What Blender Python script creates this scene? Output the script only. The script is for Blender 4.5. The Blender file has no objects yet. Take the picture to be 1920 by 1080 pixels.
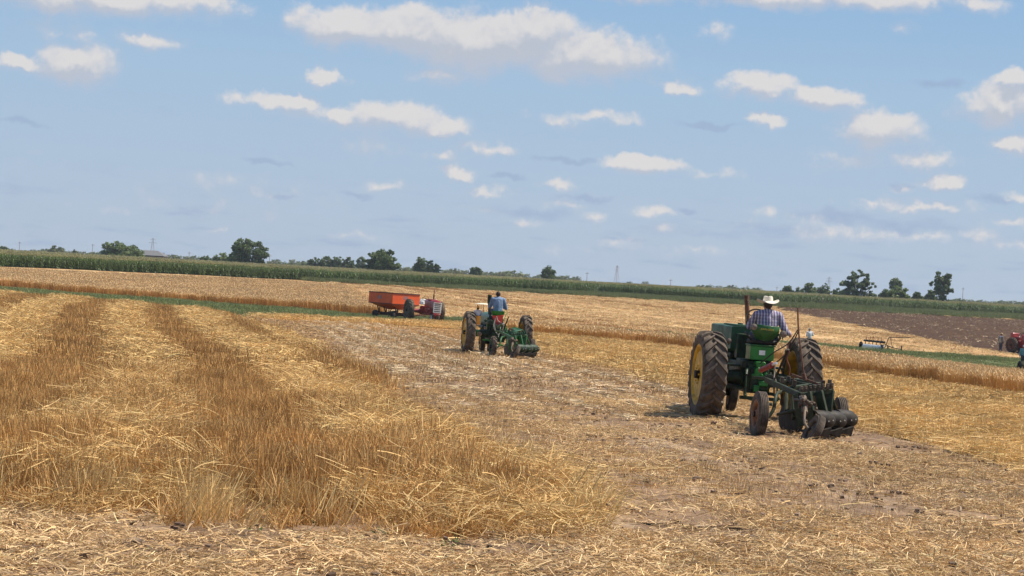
import bpy, math, random
import numpy as np
from mathutils import Vector, Matrix, Euler

# ------------------------------------------------------------------ camera, sky, sun, exposure
SC = bpy.context.scene
FP = 3650.0                       # focal length in pixels of a 1920 wide frame
EYE = 2.0                         # camera height above the zero level
ROLL = math.radians(3.12)
PITCH = -math.atan(22.7*math.cos(ROLL)/FP)
cam_d = bpy.data.cameras.new('camera'); cam = bpy.data.objects.new('camera', cam_d)
SC.collection.objects.link(cam); SC.camera = cam
cam_d.sensor_width = 36; cam_d.lens = 36*FP/1920; cam_d.clip_start = .1; cam_d.clip_end = 20000
cam.matrix_world = Matrix.Translation((0, 0, EYE)) @ Matrix.Rotation(math.pi/2+PITCH, 4, 'X') @ Matrix.Rotation(ROLL, 4, 'Z')
SC.view_settings.view_transform = 'Standard'; SC.view_settings.look = 'None'
SC.view_settings.exposure = 0.55; SC.view_settings.gamma = 1.0
SC.cycles.max_bounces = 6; SC.cycles.diffuse_bounces = 3; SC.cycles.glossy_bounces = 3
SC.cycles.transparent_max_bounces = 6; SC.cycles.volume_bounces = 0; SC.cycles.use_denoising = True; SC.cycles.denoiser = 'OPENIMAGEDENOISE'; SC.cycles.denoising_input_passes = 'RGB_ALBEDO_NORMAL'; SC.cycles.denoising_prefilter = 'ACCURATE'
SUN_EL = math.radians(58); SUN_AZ = math.radians(77)       # azimuth from +Y towards +X
to_sun = Vector((math.sin(SUN_AZ)*math.cos(SUN_EL), math.cos(SUN_AZ)*math.cos(SUN_EL), math.sin(SUN_EL)))
sl = bpy.data.lights.new('sun', 'SUN'); sl.energy = 4.4; sl.angle = math.radians(.5); sl.color = (1.0, .925, .79)
so = bpy.data.objects.new('sun', sl); SC.collection.objects.link(so); so.location = (30, -20, 60)
so.rotation_euler = to_sun.to_track_quat('Z', 'Y').to_euler()

# pixel of the photograph (1920 wide) -> direction / point on the real ground
F_ = np.array([0, math.cos(PITCH), math.sin(PITCH)]); _R0 = np.array([1., 0, 0]); _U0 = np.array([0, -math.sin(PITCH), math.cos(PITCH)])
R_ = _R0*math.cos(ROLL)+_U0*math.sin(ROLL); U_ = -_R0*math.sin(ROLL)+_U0*math.cos(ROLL)
def ray(u, v): return F_+R_*((u-960)/FP)-U_*((v-540)/FP)

class NT:
    """small helper round a node tree"""
    def __init__(s, nt): s.nt = nt; s.N = nt.nodes; s.L = nt.links
    def node(s, t, **k):
        n = s.N.new(t)
        for a, b in k.items(): setattr(n, a, b)
        return n
    def put(s, sock, v):
        if isinstance(v, bpy.types.NodeSocket): s.L.new(v, sock)
        elif v is not None: sock.default_value = v
    def math(s, op, a, b=None, c=None, clamp=False):
        n = s.node('ShaderNodeMath', operation=op, use_clamp=clamp)
        for i, v in enumerate((a, b, c)):
            if v is not None: s.put(n.inputs[i], v)
        return n.outputs[0]
    def vmath(s, op, a, b=None, c=None):
        n = s.node('ShaderNodeVectorMath', operation=op)
        for i, v in enumerate((a, b, c)):
            if v is not None: s.put(n.inputs[i], v)
        return n.outputs['Value'] if op in ('LENGTH', 'DOT_PRODUCT', 'DISTANCE') else n.outputs[0]
    def noise(s, vec, scale, detail=2, rough=.5, color=False):
        n = s.node('ShaderNodeTexNoise'); s.put(n.inputs['Vector'], vec)
        n.inputs['Scale'].default_value = scale; n.inputs['Detail'].default_value = detail; n.inputs['Roughness'].default_value = rough
        return n.outputs['Color'] if color else n.outputs[0]
    def ramp(s, f, stops, interp='LINEAR'):
        n = s.node('ShaderNodeValToRGB'); n.color_ramp.interpolation = interp; s.put(n.inputs[0], f); e = n.color_ramp.elements
        while len(e) > len(stops): e.remove(e[-1])
        while len(e) < len(stops): e.new(.5)
        for q, (p, c) in zip(e, stops):
            q.position = p; q.color = (*c, 1) if isinstance(c, (tuple, list)) else (c, c, c, 1)
        return n.outputs[0]
    def mix(s, f, a, b, blend='MIX'):
        n = s.node('ShaderNodeMix', data_type='RGBA', blend_type=blend); s.put(n.inputs[0], f)
        for i, v in ((6, a), (7, b)):
            s.put(n.inputs[i], (*v, 1) if isinstance(v, tuple) and len(v) == 3 else v)
        return n.outputs[2]
    def mr(s, f, a, b, c=0., d=1., smooth=True):
        n = s.node('ShaderNodeMapRange', interpolation_type='SMOOTHSTEP' if smooth else 'LINEAR'); s.put(n.inputs[0], f)
        for i, v in zip((1, 2, 3, 4), (a, b, c, d)): s.put(n.inputs[i], v)
        return n.outputs[0]

def srgb(r, g, b): return tuple(((c/255)/12.92 if c/255 <= .04045 else ((c/255+.055)/1.055)**2.4) for c in (r, g, b))

W = bpy.data.worlds.new('World'); SC.world = W; W.use_nodes = True
def build_world():
    t = NT(W.node_tree); t.N.clear()
    out = t.node('ShaderNodeOutputWorld'); bg = t.node('ShaderNodeBackground'); t.L.new(bg.outputs[0], out.inputs[0])
    sky = t.node('ShaderNodeTexSky', sky_type='NISHITA'); sky.sun_disc = False
    sky.sun_elevation = SUN_EL; sky.sun_rotation = SUN_AZ; sky.air_density = 1.0; sky.dust_density = 1.0; sky.ozone_density = 1.6; sky.altitude = 200
    STR = .1; EXPK = 2**.55
    bg.inputs[1].default_value = STR
    tc = t.node('ShaderNodeTexCoord'); d = tc.outputs['Generated']
    sp = t.node('ShaderNodeSeparateXYZ'); t.L.new(d, sp.inputs[0])
    az = t.math('ARCTAN2', sp.outputs[0], sp.outputs[1]); el = t.math('ARCSINE', sp.outputs[2])
    cb = t.node('ShaderNodeCombineXYZ'); t.put(cb.inputs[0], az); t.put(cb.inputs[1], el); P = cb.outputs[0]
    # air near the horizon scatters: the clear sky between 0 and 12 degrees, blended into the Nishita sky above
    clear = t.ramp(t.mr(el, 0., .20, smooth=False), SKYRAMP)
    clear = t.vmath('SCALE', clear); t.nt.nodes[-1].inputs['Scale'].default_value = 1/(STR*EXPK)
    base = t.mix(t.mr(el, .14, .42), clear, sky.outputs[0])
    # warp
    n1 = t.noise(P, 45, 4, .6, True); n2 = t.noise(P, 190, 3, .6, True)
    w1 = t.vmath('MULTIPLY', t.vmath('SUBTRACT', n1, (.5, .5, .5)), (.018, .014, 0))
    w2 = t.vmath('MULTIPLY', t.vmath('SUBTRACT', n2, (.5, .5, .5)), (.0045, .0042, 0))
    Q = t.vmath('ADD', t.vmath('ADD', P, w1), w2)
    def field(Q, lst):
        acc = None
        for (u, v, a, b, s) in lst:
            r = ray(u, v); r = r/np.linalg.norm(r); A, E = math.atan2(r[0], r[1]), math.asin(r[2]); ia, ib = FP/a, FP/b
            q = t.vmath('MULTIPLY_ADD', Q, (ia, ib, 0), (-A*ia, -E*ib, 0))
            f = t.math('MULTIPLY_ADD', t.vmath('LENGTH', q), -s, s)
            acc = f if acc is None else t.math('SMOOTH_MAX', acc, f, .25)
        return acc
    f = field(Q, CLOUDS)
    def density(F, PP):
        n = t.noise(PP, 55, 6, .60); m = t.noise(PP, 190, 4, .6)
        return t.math('ADD', F, t.math('MULTIPLY_ADD', t.math('SUBTRACT', n, .5), 1.05, t.math('MULTIPLY', t.math('SUBTRACT', m, .5), .26)))
    dn = t.noise(P, 75, 5, .56)
    dens = density(f, P)
    # the same cloud a little higher up: where it is still thick above, this is the shaded base
    dens2 = density(field(t.vmath('ADD', Q, (.0012, .0068, 0)), CLOUDS), t.vmath('ADD', P, (.0010, .0052, 0)))
    litf = t.mr(t.math('SUBTRACT', dens, dens2), -.12, .50)
    top = t.mr(t.math('SUBTRACT', dens, dens2), .05, .45)
    alpha = t.math('ADD', t.math('MULTIPLY', t.mr(dens, -.08, .58), t.math('SUBTRACT', 1., top)), t.math('MULTIPLY', t.mr(dens, -.04, .38), top))
    thick = t.mr(dens, .1, .9)
    ccol = t.mix(litf, t.mix(thick, srgb(184, 193, 211), srgb(192, 195, 204)), srgb(229, 223, 219))
    ccol = t.vmath('SCALE', ccol); t.nt.nodes[-1].inputs['Scale'].default_value = 1/(STR*EXPK)
    # thin grey-blue patches and low layers
    Pst = t.vmath('MULTIPLY', P, (1, 5.5, 1))
    st = t.noise(Pst, 26, 5, .6); lay = t.mr(st, .50, .72); low = t.mr(el, .055, .02)
    g = field(t.vmath('ADD', Q, (0, 0, 0)), DARKS)
    gd = t.mr(t.math('ADD', g, t.math('MULTIPLY', t.math('SUBTRACT', dn, .5), .9)), .0, .7)
    gcol = t.vmath('SCALE', t.mix(0., srgb(153, 172, 203), srgb(0, 0, 0))); t.nt.nodes[-1].inputs['Scale'].default_value = 1/(STR*EXPK)
    c = t.mix(t.math('MULTIPLY', gd, .55), base, gcol)
    c = t.mix(t.math('MULTIPLY', t.math('MULTIPLY', lay, low), .6), c, gcol)
    st2 = t.noise(t.vmath('MULTIPLY', P, (1, 3.5, 1)), 60, 4, .6)
    pl = t.math('MULTIPLY', t.mr(st2, .60, .74), t.mr(el, .07, .03))
    c = t.mix(t.math('MULTIPLY', pl, .30), c, ccol)
    c = t.mix(t.math('MULTIPLY', alpha, .84), c, ccol)
    t.L.new(c, bg.inputs[0])
SKYRAMP = [(0., srgb(178, 193, 211)), (.25, srgb(173, 194, 216)), (.5, srgb(164, 192, 219)), (.72, srgb(149, 184, 219)), (1., srgb(130, 171, 213))]
CLOUDS = [(u, v, a*1.22, b*1.30, s if v < 260 or s > .85 else s*.62) for (u, v, a, b, s) in [
 (640,52,95,36,1),(760,62,130,44,1),(900,80,190,55,1.1),(1000,62,110,42,1),(1090,105,165,46,1),(830,142,70,18,.6),
 (190,-4,240,30,1),(330,0,110,20,.7),(140,118,78,38,1),(35,120,55,17,.8),(280,74,58,20,.55),
 (1400,-12,400,24,1),(1640,4,120,18,.7),(1835,10,45,18,.5),(605,143,42,16,.7),(515,188,75,16,.6),(565,186,35,12,.9),
 (740,222,125,28,.85),(648,215,35,18,.9),(830,236,60,17,.8),(920,276,48,14,.7),(832,290,38,13,.6),(855,322,36,14,.9),
 (730,347,40,13,.6),(915,362,48,10,.5),(1050,343,38,11,.6),(1052,382,45,9,.45),
 (1425,162,68,26,1),(1540,186,66,23,1),(1280,166,30,14,.6),(1435,226,38,14,.8),(1645,248,80,36,1.05),(1715,297,82,17,.7),
 (1200,308,80,19,1),(1330,325,60,8,.4),(1875,197,80,38,1.05),(1900,152,45,18,.9),(1900,273,48,20,.9),
 (1762,341,45,16,.9),(1710,388,105,17,.85),(1640,380,45,10,.7),(1765,390,45,15,.8),(1910,365,30,10,.6),(1895,415,45,9,.5),
 (1850,437,38,12,.6),(1230,398,48,11,.7),(1242,432,42,8,.5),(1512,440,40,8,.45),(1550,424,70,16,.4),(400,434,25,5,.4),(1050,228,50,12,.3),
 (700,270,120,16,.28),(1120,215,60,10,.3),(590,205,80,14,.35),(900,395,40,9,.4),(990,420,60,9,.35),(1120,405,45,9,.4),(1160,455,60,8,.3),(1300,470,70,8,.3),(1420,420,50,9,.3),(1620,440,60,10,.4),(1740,445,50,9,.4),(1700,350,25,8,.3),(1590,300,60,14,.4),(1440,400,35,8,.3),(450,350,140,16,.22),(380,395,120,12,.22),(220,395,40,7,.3),(660,440,40,7,.3),(1900,460,50,9,.4),(1080,470,50,7,.25),(1340,60,30,12,.25),(130,60,90,22,.25),(1690,50,30,14,.3)]]
DARKS = [(500,302,55,8,1),(40,228,50,9,1),(530,362,45,8,.9),(670,365,50,8,1),(1060,296,80,9,1),(1100,368,65,9,1),(950,335,50,8,1),
 (1690,347,28,8,1),(1290,396,30,8,1),(1330,238,80,10,1),(1760,155,70,11,.8),(1560,405,110,18,.8),(1480,430,130,16,.6),(1850,375,60,14,.9),(300,205,30,10,.4),
 (1700,425,120,18,.7),(1000,400,120,16,.7),(1330,440,200,14,.5)]
build_world()

# ------------------------------------------------------------------ terrain
def ss(a, b, t):
    t = np.clip((t-a)/(b-a), 0, 1); return t*t*(3-2*t)
YK = [-60,0,12,34,50,72,90,110,135,160,190,215,240,270,300,340,420,600,6000]
DK = [1.5,1.72,1.88,2.36,2.62,2.97,3.25,3.55,3.88,4.12,4.2,4.1,3.85,3.45,3.1,2.9,2.8,2.8,2.8]
_ys = np.linspace(-60, 6000, 12121); _d = np.interp(_ys, YK, DK)
_k = np.hanning(41); _k /= _k.sum(); _d[20:-20] = np.convolve(_d, _k, 'valid')
def gz(x, y):
    x = np.asarray(x, float); y = np.asarray(y, float)
    w = ss(34, 80, y)*(1-ss(120, 200, y))
    return EYE-(np.interp(y, _ys, _d)+.030*np.clip(x, -30, 30)*w)+.05*np.sin(x*.21+1.3)*np.sin(y*.13+.5)*ss(8, 20, y)
def G(u, v, h=0.):
    r = ray(u, v); r = r/r[1]; t = np.concatenate([np.arange(8, 500, .25), np.arange(500, 3000, 5)])
    zz = EYE+r[2]*t-(gz(r[0]*t, t)+h); i = int(np.argmax(zz < 0))
    if zz[i] >= 0: i = len(t)-1
    a, b = t[i-1], t[i]; m = a+(b-a)*zz[i-1]/(zz[i-1]-zz[i]) if zz[i] < 0 else b
    return np.array([r[0]*m, m, float(gz(r[0]*m, m))])
def AT(u, v, D):
    r = ray(u, v); r = r/r[1]; return np.array([r[0]*D, D, EYE+r[2]*D])

# ------------------------------------------------------------------ object helpers
COL = SC.collection
def tag(o, label=None, cat=None, group=None, kind=None):
    if label: o['label'] = label
    if cat: o['category'] = cat
    if group: o['group'] = group
    if kind: o['kind'] = kind
    return o
def thing(name, label, cat, loc=(0, 0, 0), rot=(0, 0, 0), group=None):
    o = bpy.data.objects.new(name, None); COL.objects.link(o); o.location = loc; o.rotation_euler = rot; o.empty_display_size = .3
    return tag(o, label, cat, group)
def mesh_np(name, V, Fc, mats, col=None, smooth=False, link=True):
    """V (n,3), Fc (m,4) or (m,3) int arrays"""
    me = bpy.data.meshes.new(name); V = np.asarray(V, np.float32); Fc = np.asarray(Fc, np.int32); k = Fc.shape[1]
    me.vertices.add(len(V)); me.vertices.foreach_set('co', V.ravel())
    me.loops.add(Fc.size); me.loops.foreach_set('vertex_index', Fc.ravel())
    me.polygons.add(len(Fc)); me.polygons.foreach_set('loop_start', np.arange(0, Fc.size, k, dtype=np.int32))
    me.polygons.foreach_set('use_smooth', np.full(len(Fc), smooth)); me.update(calc_edges=True)
    if col is not None:
        a = me.color_attributes.new('Col', 'FLOAT_COLOR', 'POINT'); c = np.ones((len(V), 4), np.float32); c[:, :3] = col; a.data.foreach_set('color', c.ravel())
    for m in (mats if isinstance(mats, (list, tuple)) else [mats]): me.materials.append(m)
    o = bpy.data.objects.new(name, me)
    if link: COL.objects.link(o)
    return o
def basis(d):
    d = Vector(d).normalized(); a = Vector((0, 0, 1)) if abs(d.z) < .9 else Vector((1, 0, 0))
    x = d.cross(a).normalized(); return x, x.cross(d).normalized(), d
class MB:
    """collects shapes, builds ONE mesh"""
    def __init__(s): s.v = []; s.f = []
    def add(s, vs, fs, M=None):
        b = len(s.v); s.v += [tuple(M @ Vector(p)) if M else tuple(p) for p in vs]; s.f += [tuple(b+i for i in f) for f in fs]; return s
    def box(s, x0, x1, y0, y1, z0, z1, M=None):
        v = [(x, y, z) for z in (z0, z1) for y in (y0, y1) for x in (x0, x1)]
        return s.add(v, [(0, 2, 3, 1), (4, 5, 7, 6), (0, 1, 5, 4), (2, 6, 7, 3), (0, 4, 6, 2), (1, 3, 7, 5)], M)
    def hexa(s, bot, top):
        """bot and top: 4 points each, counter clockwise seen from above"""
        return s.add(list(bot)+list(top), [(3, 2, 1, 0), (4, 5, 6, 7), (0, 1, 5, 4), (1, 2, 6, 5), (2, 3, 7, 6), (3, 0, 4, 7)])
    def loft(s, rings, close=True, caps=True):
        n = len(rings[0]); v = [p for r in rings for p in r]; f = []
        for i in range(len(rings)-1):
            for j in range(n if close else n-1):
                k = (j+1) % n; f.append((i*n+j, i*n+k, (i+1)*n+k, (i+1)*n+j))
        if caps: f += [tuple(range(n-1, -1, -1)), tuple((len(rings)-1)*n+j for j in range(n))]
        return s.add(v, f)
    def cyl(s, p0, p1, r0, r1=None, n=12):
        r1 = r0 if r1 is None else r1; p0 = Vector(p0); p1 = Vector(p1); x, y, _ = basis(p1-p0)
        R = lambda p, r: [p+(x*math.cos(2*math.pi*i/n)+y*math.sin(2*math.pi*i/n))*r for i in range(n)]
        return s.loft([R(p0, r0), R(p1, r1)])
    def beam(s, p0, p1, w, h, up=(0, 0, 1)):
        p0 = Vector(p0); p1 = Vector(p1); d = (p1-p0).normalized(); x = d.cross(Vector(up))
        x = x.normalized() if x.length > 1e-4 else Vector((1, 0, 0)); y = x.cross(d)
        R = lambda p: [p+x*(a*w/2)+y*(b*h/2) for a, b in ((-1, -1), (1, -1), (1, 1), (-1, 1))]
        return s.loft([R(p0), R(p1)])
    def tube(s, pts, r, n=8, smooth=3):
        P = [Vector(p) for p in pts]
        if smooth > 1 and len(P) > 2:
            Q = []
            for i in range(len(P)-1):
                a = P[max(i-1, 0)]; b = P[i]; c = P[i+1]; d = P[min(i+2, len(P)-1)]
                for k in range(smooth):
                    t = k/smooth; Q.append(.5*((2*b)+(c-a)*t+(2*a-5*b+4*c-d)*t*t+(3*b-a-3*c+d)*t**3))
            P = Q+[P[-1]]
        rings = []; x = basis(P[1]-P[0])[0]
        for i, p in enumerate(P):
            d = (P[min(i+1, len(P)-1)]-P[max(i-1, 0)]).normalized(); x = (x-d*x.dot(d)).normalized(); y = d.cross(x)
            rr = r[min(i, len(r)-1)] if isinstance(r, (list, tuple)) else r
            rings.append([p+(x*math.cos(2*math.pi*k/n)+y*math.sin(2*math.pi*k/n))*rr for k in range(n)])
        return s.loft(rings)
    def lathe(s, prof, axis='X', n=32, c=(0, 0, 0), closed=False):
        """prof: (offset along axis, radius)"""
        rings = []; c = Vector(c)
        for a, r in prof:
            R = []
            for i in range(n):
                t = 2*math.pi*i/n; u, w = r*math.cos(t), r*math.sin(t)
                R.append(c+(Vector((a, u, w)) if axis == 'X' else Vector((u, a, w)) if axis == 'Y' else Vector((u, w, a))))
            rings.append(R)
        if closed: rings.append(rings[0])
        return s.loft(rings, caps=not closed)
    def ball(s, c, r, n=10, sc=(1, 1, 1)):
        c = Vector(c); rings = []
        for i in range(1, n):
            t = math.pi*i/n; rings.append([c+Vector((r*math.sin(t)*math.cos(2*math.pi*j/(2*n))*sc[0], r*math.sin(t)*math.sin(2*math.pi*j/(2*n))*sc[1], -r*math.cos(t)*sc[2])) for j in range(2*n)])
        return s.loft(rings)
    def cap(s, p0, r0, p1, r1, n=10):
        """tapered capsule"""
        p0 = Vector(p0); p1 = Vector(p1)
        if (p1-p0).length < 1e-5: return s.ball(p0, r0)
        x, y, d = basis(p1-p0); rings = []
        for i in range(1, 5):
            t = math.pi/2*i/4; rings.append((p0-d*r0*math.cos(t), r0*math.sin(t)))
        for i in range(4, 0, -1):
            t = math.pi/2*i/4; rings.append((p1+d*r1*math.cos(t), r1*math.sin(t)))
        return s.loft([[p+(x*math.cos(2*math.pi*k/n)+y*math.sin(2*math.pi*k/n))*r for k in range(n)] for p, r in rings])
    def each(s, name, m, parent=None, **k):
        """one object per separate piece"""
        par = list(range(len(s.v)))
        def find(i):
            while par[i] != i: par[i] = par[par[i]]; i = par[i]
            return i
        for f in s.f:
            a = find(f[0])
            for j in f[1:]: par[find(j)] = a
        out = {}
        for f in s.f: out.setdefault(find(f[0]), []).append(f)
        res = []
        for fs in out.values():
            q = MB(); mp = {}
            for f in fs:
                for i in f:
                    if i not in mp: mp[i] = len(q.v); q.v.append(s.v[i])
                q.f.append(tuple(mp[i] for i in f))
            res.append(q.build(name, m, parent, **k))
        return res
    def build(s, name, m, parent=None, smooth=True, bevel=0, M=None, angle=40, rem=0):
        me = bpy.data.meshes.new(name); vs = [tuple(M @ Vector(p)) for p in s.v] if M else s.v
        me.from_pydata([tuple(p) for p in vs], [], s.f); me.validate()
        for mm in (m if isinstance(m, (list, tuple)) else [m]): me.materials.append(mm)
        import bmesh
        b = bmesh.new(); b.from_mesh(me); bmesh.ops.recalc_face_normals(b, faces=b.faces); b.to_mesh(me); b.free()
        if smooth:
            me.polygons.foreach_set('use_smooth', [True]*len(me.polygons)); me.set_sharp_from_angle(angle=math.radians(angle))
        o = bpy.data.objects.new(name, me); COL.objects.link(o)
        if rem:
            q = o.modifiers.new('r', 'REMESH'); q.mode = 'VOXEL'; q.voxel_size = rem; q.use_smooth_shade = True
            q = o.modifiers.new('s', 'SMOOTH'); q.iterations = 3; q.factor = .5
        if bevel:
            q = o.modifiers.new('b', 'BEVEL'); q.width = bevel; q.segments = 2; q.limit_method = 'ANGLE'; q.angle_limit = math.radians(35)
        if parent: o.parent = parent
        return o
def copy_tree(o, parent=None):
    c = o.copy(); COL.objects.link(c); c.parent = parent
    for ch in list(o.children): copy_tree(ch, c)
    return c

# ------------------------------------------------------------------ materials
MATS = {}
def mat(name, c1, c2=None, scale=8, rough=.6, metal=0, bump=0, bscale=None, coat=0, lo=.4, hi=.62, detail=4, dust=None, spec=.5, coords='Object'):
    if name in MATS: return MATS[name]
    m = bpy.data.materials.new(name); m.use_nodes = True; t = NT(m.node_tree); b = t.N['Principled BSDF']
    tc = t.node('ShaderNodeTexCoord'); P = tc.outputs[coords]
    n = t.noise(P, scale, detail, .6)
    c = t.mix(t.mr(n, lo, hi), c1, c2 if c2 else tuple(x*.75 for x in c1))
    if dust:
        dcol, amt = dust; d = t.noise(P, scale*2.3, 5, .7); c = t.mix(t.math('MULTIPLY', t.mr(d, .42, .7), amt), c, dcol)
    t.L.new(c, b.inputs['Base Color']); b.inputs['Metallic'].default_value = metal
    b.inputs['Specular IOR Level'].default_value = spec
    t.L.new(t.mr(n, .3, .7, rough*.8, min(1, rough*1.2), False), b.inputs['Roughness'])
    if coat: b.inputs['Coat Weight'].default_value = coat; b.inputs['Coat Roughness'].default_value = .15
    if bump:
        bn = t.node('ShaderNodeBump'); bn.inputs['Strength'].default_value = 1; bn.inputs['Distance'].default_value = bump
        t.L.new(t.noise(P, bscale or scale*3, 4, .6), bn.inputs['Height']); t.L.new(bn.outputs[0], b.inputs['Normal'])
    MATS[name] = m; return m
# ------------------------------------------------------------------ ground sheets
RNG = np.random.default_rng(7)
def veg_mat(name, big=.25, a=.78, b=1.15, rough=.65, trans=.12, c_dark=None, dscale=.35, damt=.5, spec=.25):
    m = bpy.data.materials.new(name); m.use_nodes = True; t = NT(m.node_tree); bs = t.N['Principled BSDF']
    at = t.node('ShaderNodeAttribute', attribute_name='Col'); geo = t.node('ShaderNodeNewGeometry'); P = geo.outputs['Position']
    oi = t.node('ShaderNodeObjectInfo')
    n = t.noise(P, big, 3, .6); c = t.vmath('SCALE', at.outputs['Color']); t.put(t.nt.nodes[-1].inputs['Scale'], t.math('MULTIPLY', t.mr(n, .3, .7, a, b, False), t.mr(oi.outputs['Random'], 0, 1, .88, 1.1, False)))
    if c_dark: c = t.mix(t.math('MULTIPLY', t.mr(t.noise(P, dscale, 4, .65), .5, .66), damt), c, t.mix(1., c, c_dark, 'MULTIPLY'))
    t.L.new(c, bs.inputs['Base Color']); bs.inputs['Roughness'].default_value = rough; bs.inputs['Specular IOR Level'].default_value = spec
    if trans:
        tr = t.node('ShaderNodeBsdfTranslucent'); t.L.new(c, tr.inputs[0]); mx = t.node('ShaderNodeMixShader'); mx.inputs[0].default_value = trans
        t.L.new(bs.outputs[0], mx.inputs[1]); t.L.new(tr.outputs[0], mx.inputs[2]); t.L.new(mx.outputs[0], t.N['Material Output'].inputs[0])
    return m
def ground_mat(name, cols, scale=3., stripe=None, fine=40, bump=.02, stripes_cols=None, speck=None, far=None):
    """cols: dark, mid, light; stripe=(dxdy, scale, lo, hi, amount, colour)"""
    m = bpy.data.materials.new(name); m.use_nodes = True; t = NT(m.node_tree); b = t.N['Principled BSDF']; b.inputs['Roughness'].default_value = .9; b.inputs['Specular IOR Level'].default_value = .15
    geo = t.node('ShaderNodeNewGeometry'); P = geo.outputs['Position']
    n = t.noise(P, scale, 5, .65); f = t.noise(P, fine, 3, .7); f2 = t.noise(P, fine*.23, 4, .7)
    v = t.math('ADD', t.math('MULTIPLY', n, .45), t.math('ADD', t.math('MULTIPLY', f, .3), t.math('MULTIPLY', f2, .25)))
    c = t.ramp(v, [(.36, cols[0]), (.5, cols[1]), (.62, cols[2])])
    for st in (stripe or []):
        dxdy, sc, lo, hi, amt, col = st
        sp = t.node('ShaderNodeSeparateXYZ'); t.L.new(P, sp.inputs[0]); s = t.math('MULTIPLY_ADD', sp.outputs[1], dxdy, sp.outputs[0])
        cb = t.node('ShaderNodeCombineXYZ'); t.put(cb.inputs[0], s); t.put(cb.inputs[1], t.math('MULTIPLY', sp.outputs[1], .025))
        q = t.noise(cb.outputs[0], sc, 3, .6)
        br = t.mr(t.noise(P, 1.3, 4, .7), .32, .6)
        c = t.mix(t.math('MULTIPLY', t.math('MULTIPLY', t.mr(q, lo, hi), br), amt), c, col)
    if speck:
        w = t.noise(P, speck[0], 2, .5); c = t.mix(t.mr(w, speck[1], speck[1]+.06), c, speck[2])
    t.L.new(c, b.inputs['Base Color'])
    bn = t.node('ShaderNodeBump'); bn.inputs['Distance'].default_value = bump; t.L.new(t.math('ADD', f, f2), bn.inputs['Height']); t.L.new(bn.outputs[0], b.inputs['Normal'])
    return m
GOLD = (.52, .29, .095); PALE = (.68, .47, .22); BROWN = (.25, .125, .038); SOIL = (.115, .082, .062); ORANGE = (.36, .19, .055)
M_ground = ground_mat('field_ground', [(.32,.19,.08), (.48,.31,.145), (.62,.44,.24)], .5, [(.27, .42, .42, .56, .85, (.27,.13,.045)), (.27, .25, .54, .62, .6, (.70,.50,.26))], 9)
M_soil = ground_mat('chopped_straw_soil', [(.14,.085,.05), (.29,.185,.105), (.50,.345,.195)], 2.2, [(.145, 1.1, .52, .62, .8, (.66,.50,.33)), (.145, .8, .30, .45, .7, (.14,.09,.062))], 26)
M_stub = ground_mat('stubble_soil', [(.12,.07,.03), (.24,.13,.05), (.36,.22,.09)], 3, None, 30)
M_gold = ground_mat('golden_stubble_soil', [(.28,.17,.065), (.46,.30,.12), (.62,.44,.2)], 1.6, [(.1, .7, .5, .62, .5, (.27,.15,.05))], 22)
M_grassg = ground_mat('grass_soil', [(.06,.075,.03), (.10,.125,.05), (.20,.18,.09)], .8, None, 14)
M_plough = ground_mat('ploughed_soil', [(.030,.013,.006), (.064,.031,.014), (.105,.056,.028)], .7, [(-3., .6, .5, .62, .5, (.05,.032,.025))], 5, .08, speck=(2.6, .76, (.34,.23,.14)))
M_cornsoil = ground_mat('corn_soil', [(.05,.05,.03), (.07,.08,.04), (.10,.10,.05)], 1, None, 10)

def sheet(name, xs, ys, m, off=0., kind='structure', dz=None, label=None):
    """xs,ys: 2-d arrays of world x,y"""
    n, k = xs.shape; z = gz(xs, ys)+off
    if dz is not None: z = z+dz(xs, ys)
    V = np.stack([xs, ys, z], -1).reshape(-1, 3); i = np.arange(n*k).reshape(n, k)
    Fc = np.stack([i[:-1, :-1], i[:-1, 1:], i[1:, 1:], i[1:, :-1]], -1).reshape(-1, 4)
    o = mesh_np(name, V, Fc, m, smooth=True); tag(o, label=label, kind=kind); return o
def poly(pts): return np.array([(p[0], p[1]) for p in pts])
def pg(lst, h=0.): return poly([G(u, v, h) for u, v in lst])
def resamp(P, n):
    d = np.r_[0, np.cumsum(np.hypot(*np.diff(P, axis=0).T))]; t = np.linspace(0, d[-1], n); return np.stack([np.interp(t, d, P[:, 0]), np.interp(t, d, P[:, 1])], -1)
def ruled(name, A, B, n, k, m, off, edge=None, **kw):
    A = resamp(A, n); B = resamp(B, n); t = np.linspace(0, 1, k)[:, None]
    if edge: kw['dz'] = lambda x, y: edge(x, y)*np.minimum(1, 8*np.minimum(t, 1-t))-off*(np.minimum(t, 1-t) < .001)*1.5
    return sheet(name, A[None, :, 0]*(1-t)+B[None, :, 0]*t, A[None, :, 1]*(1-t)+B[None, :, 1]*t, m, off, **kw)
def inside(P, x, y):
    c = np.zeros(len(x), bool); n = len(P)
    for i in range(n):
        x0, y0 = P[i]; x1, y1 = P[i-1]
        if y0 == y1: continue
        q = ((y0 > y) != (y1 > y)) & (x < (x1-x0)*(y-y0)/(y1-y0)+x0); c ^= q
    return c
yy = np.concatenate([np.linspace(-60, 8, 30), np.arange(8.5, 90, .6), np.arange(90, 360, 2.2), np.linspace(365, 900, 30), np.linspace(920, 1340, 10)])
aa = np.linspace(-1, 1, 161); X = aa[None, :]*np.clip(30+yy[:, None]*.75, 5, 640); Y = np.repeat(yy[:, None], 161, 1)
sheet('ground', X, Y, M_ground)

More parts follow.
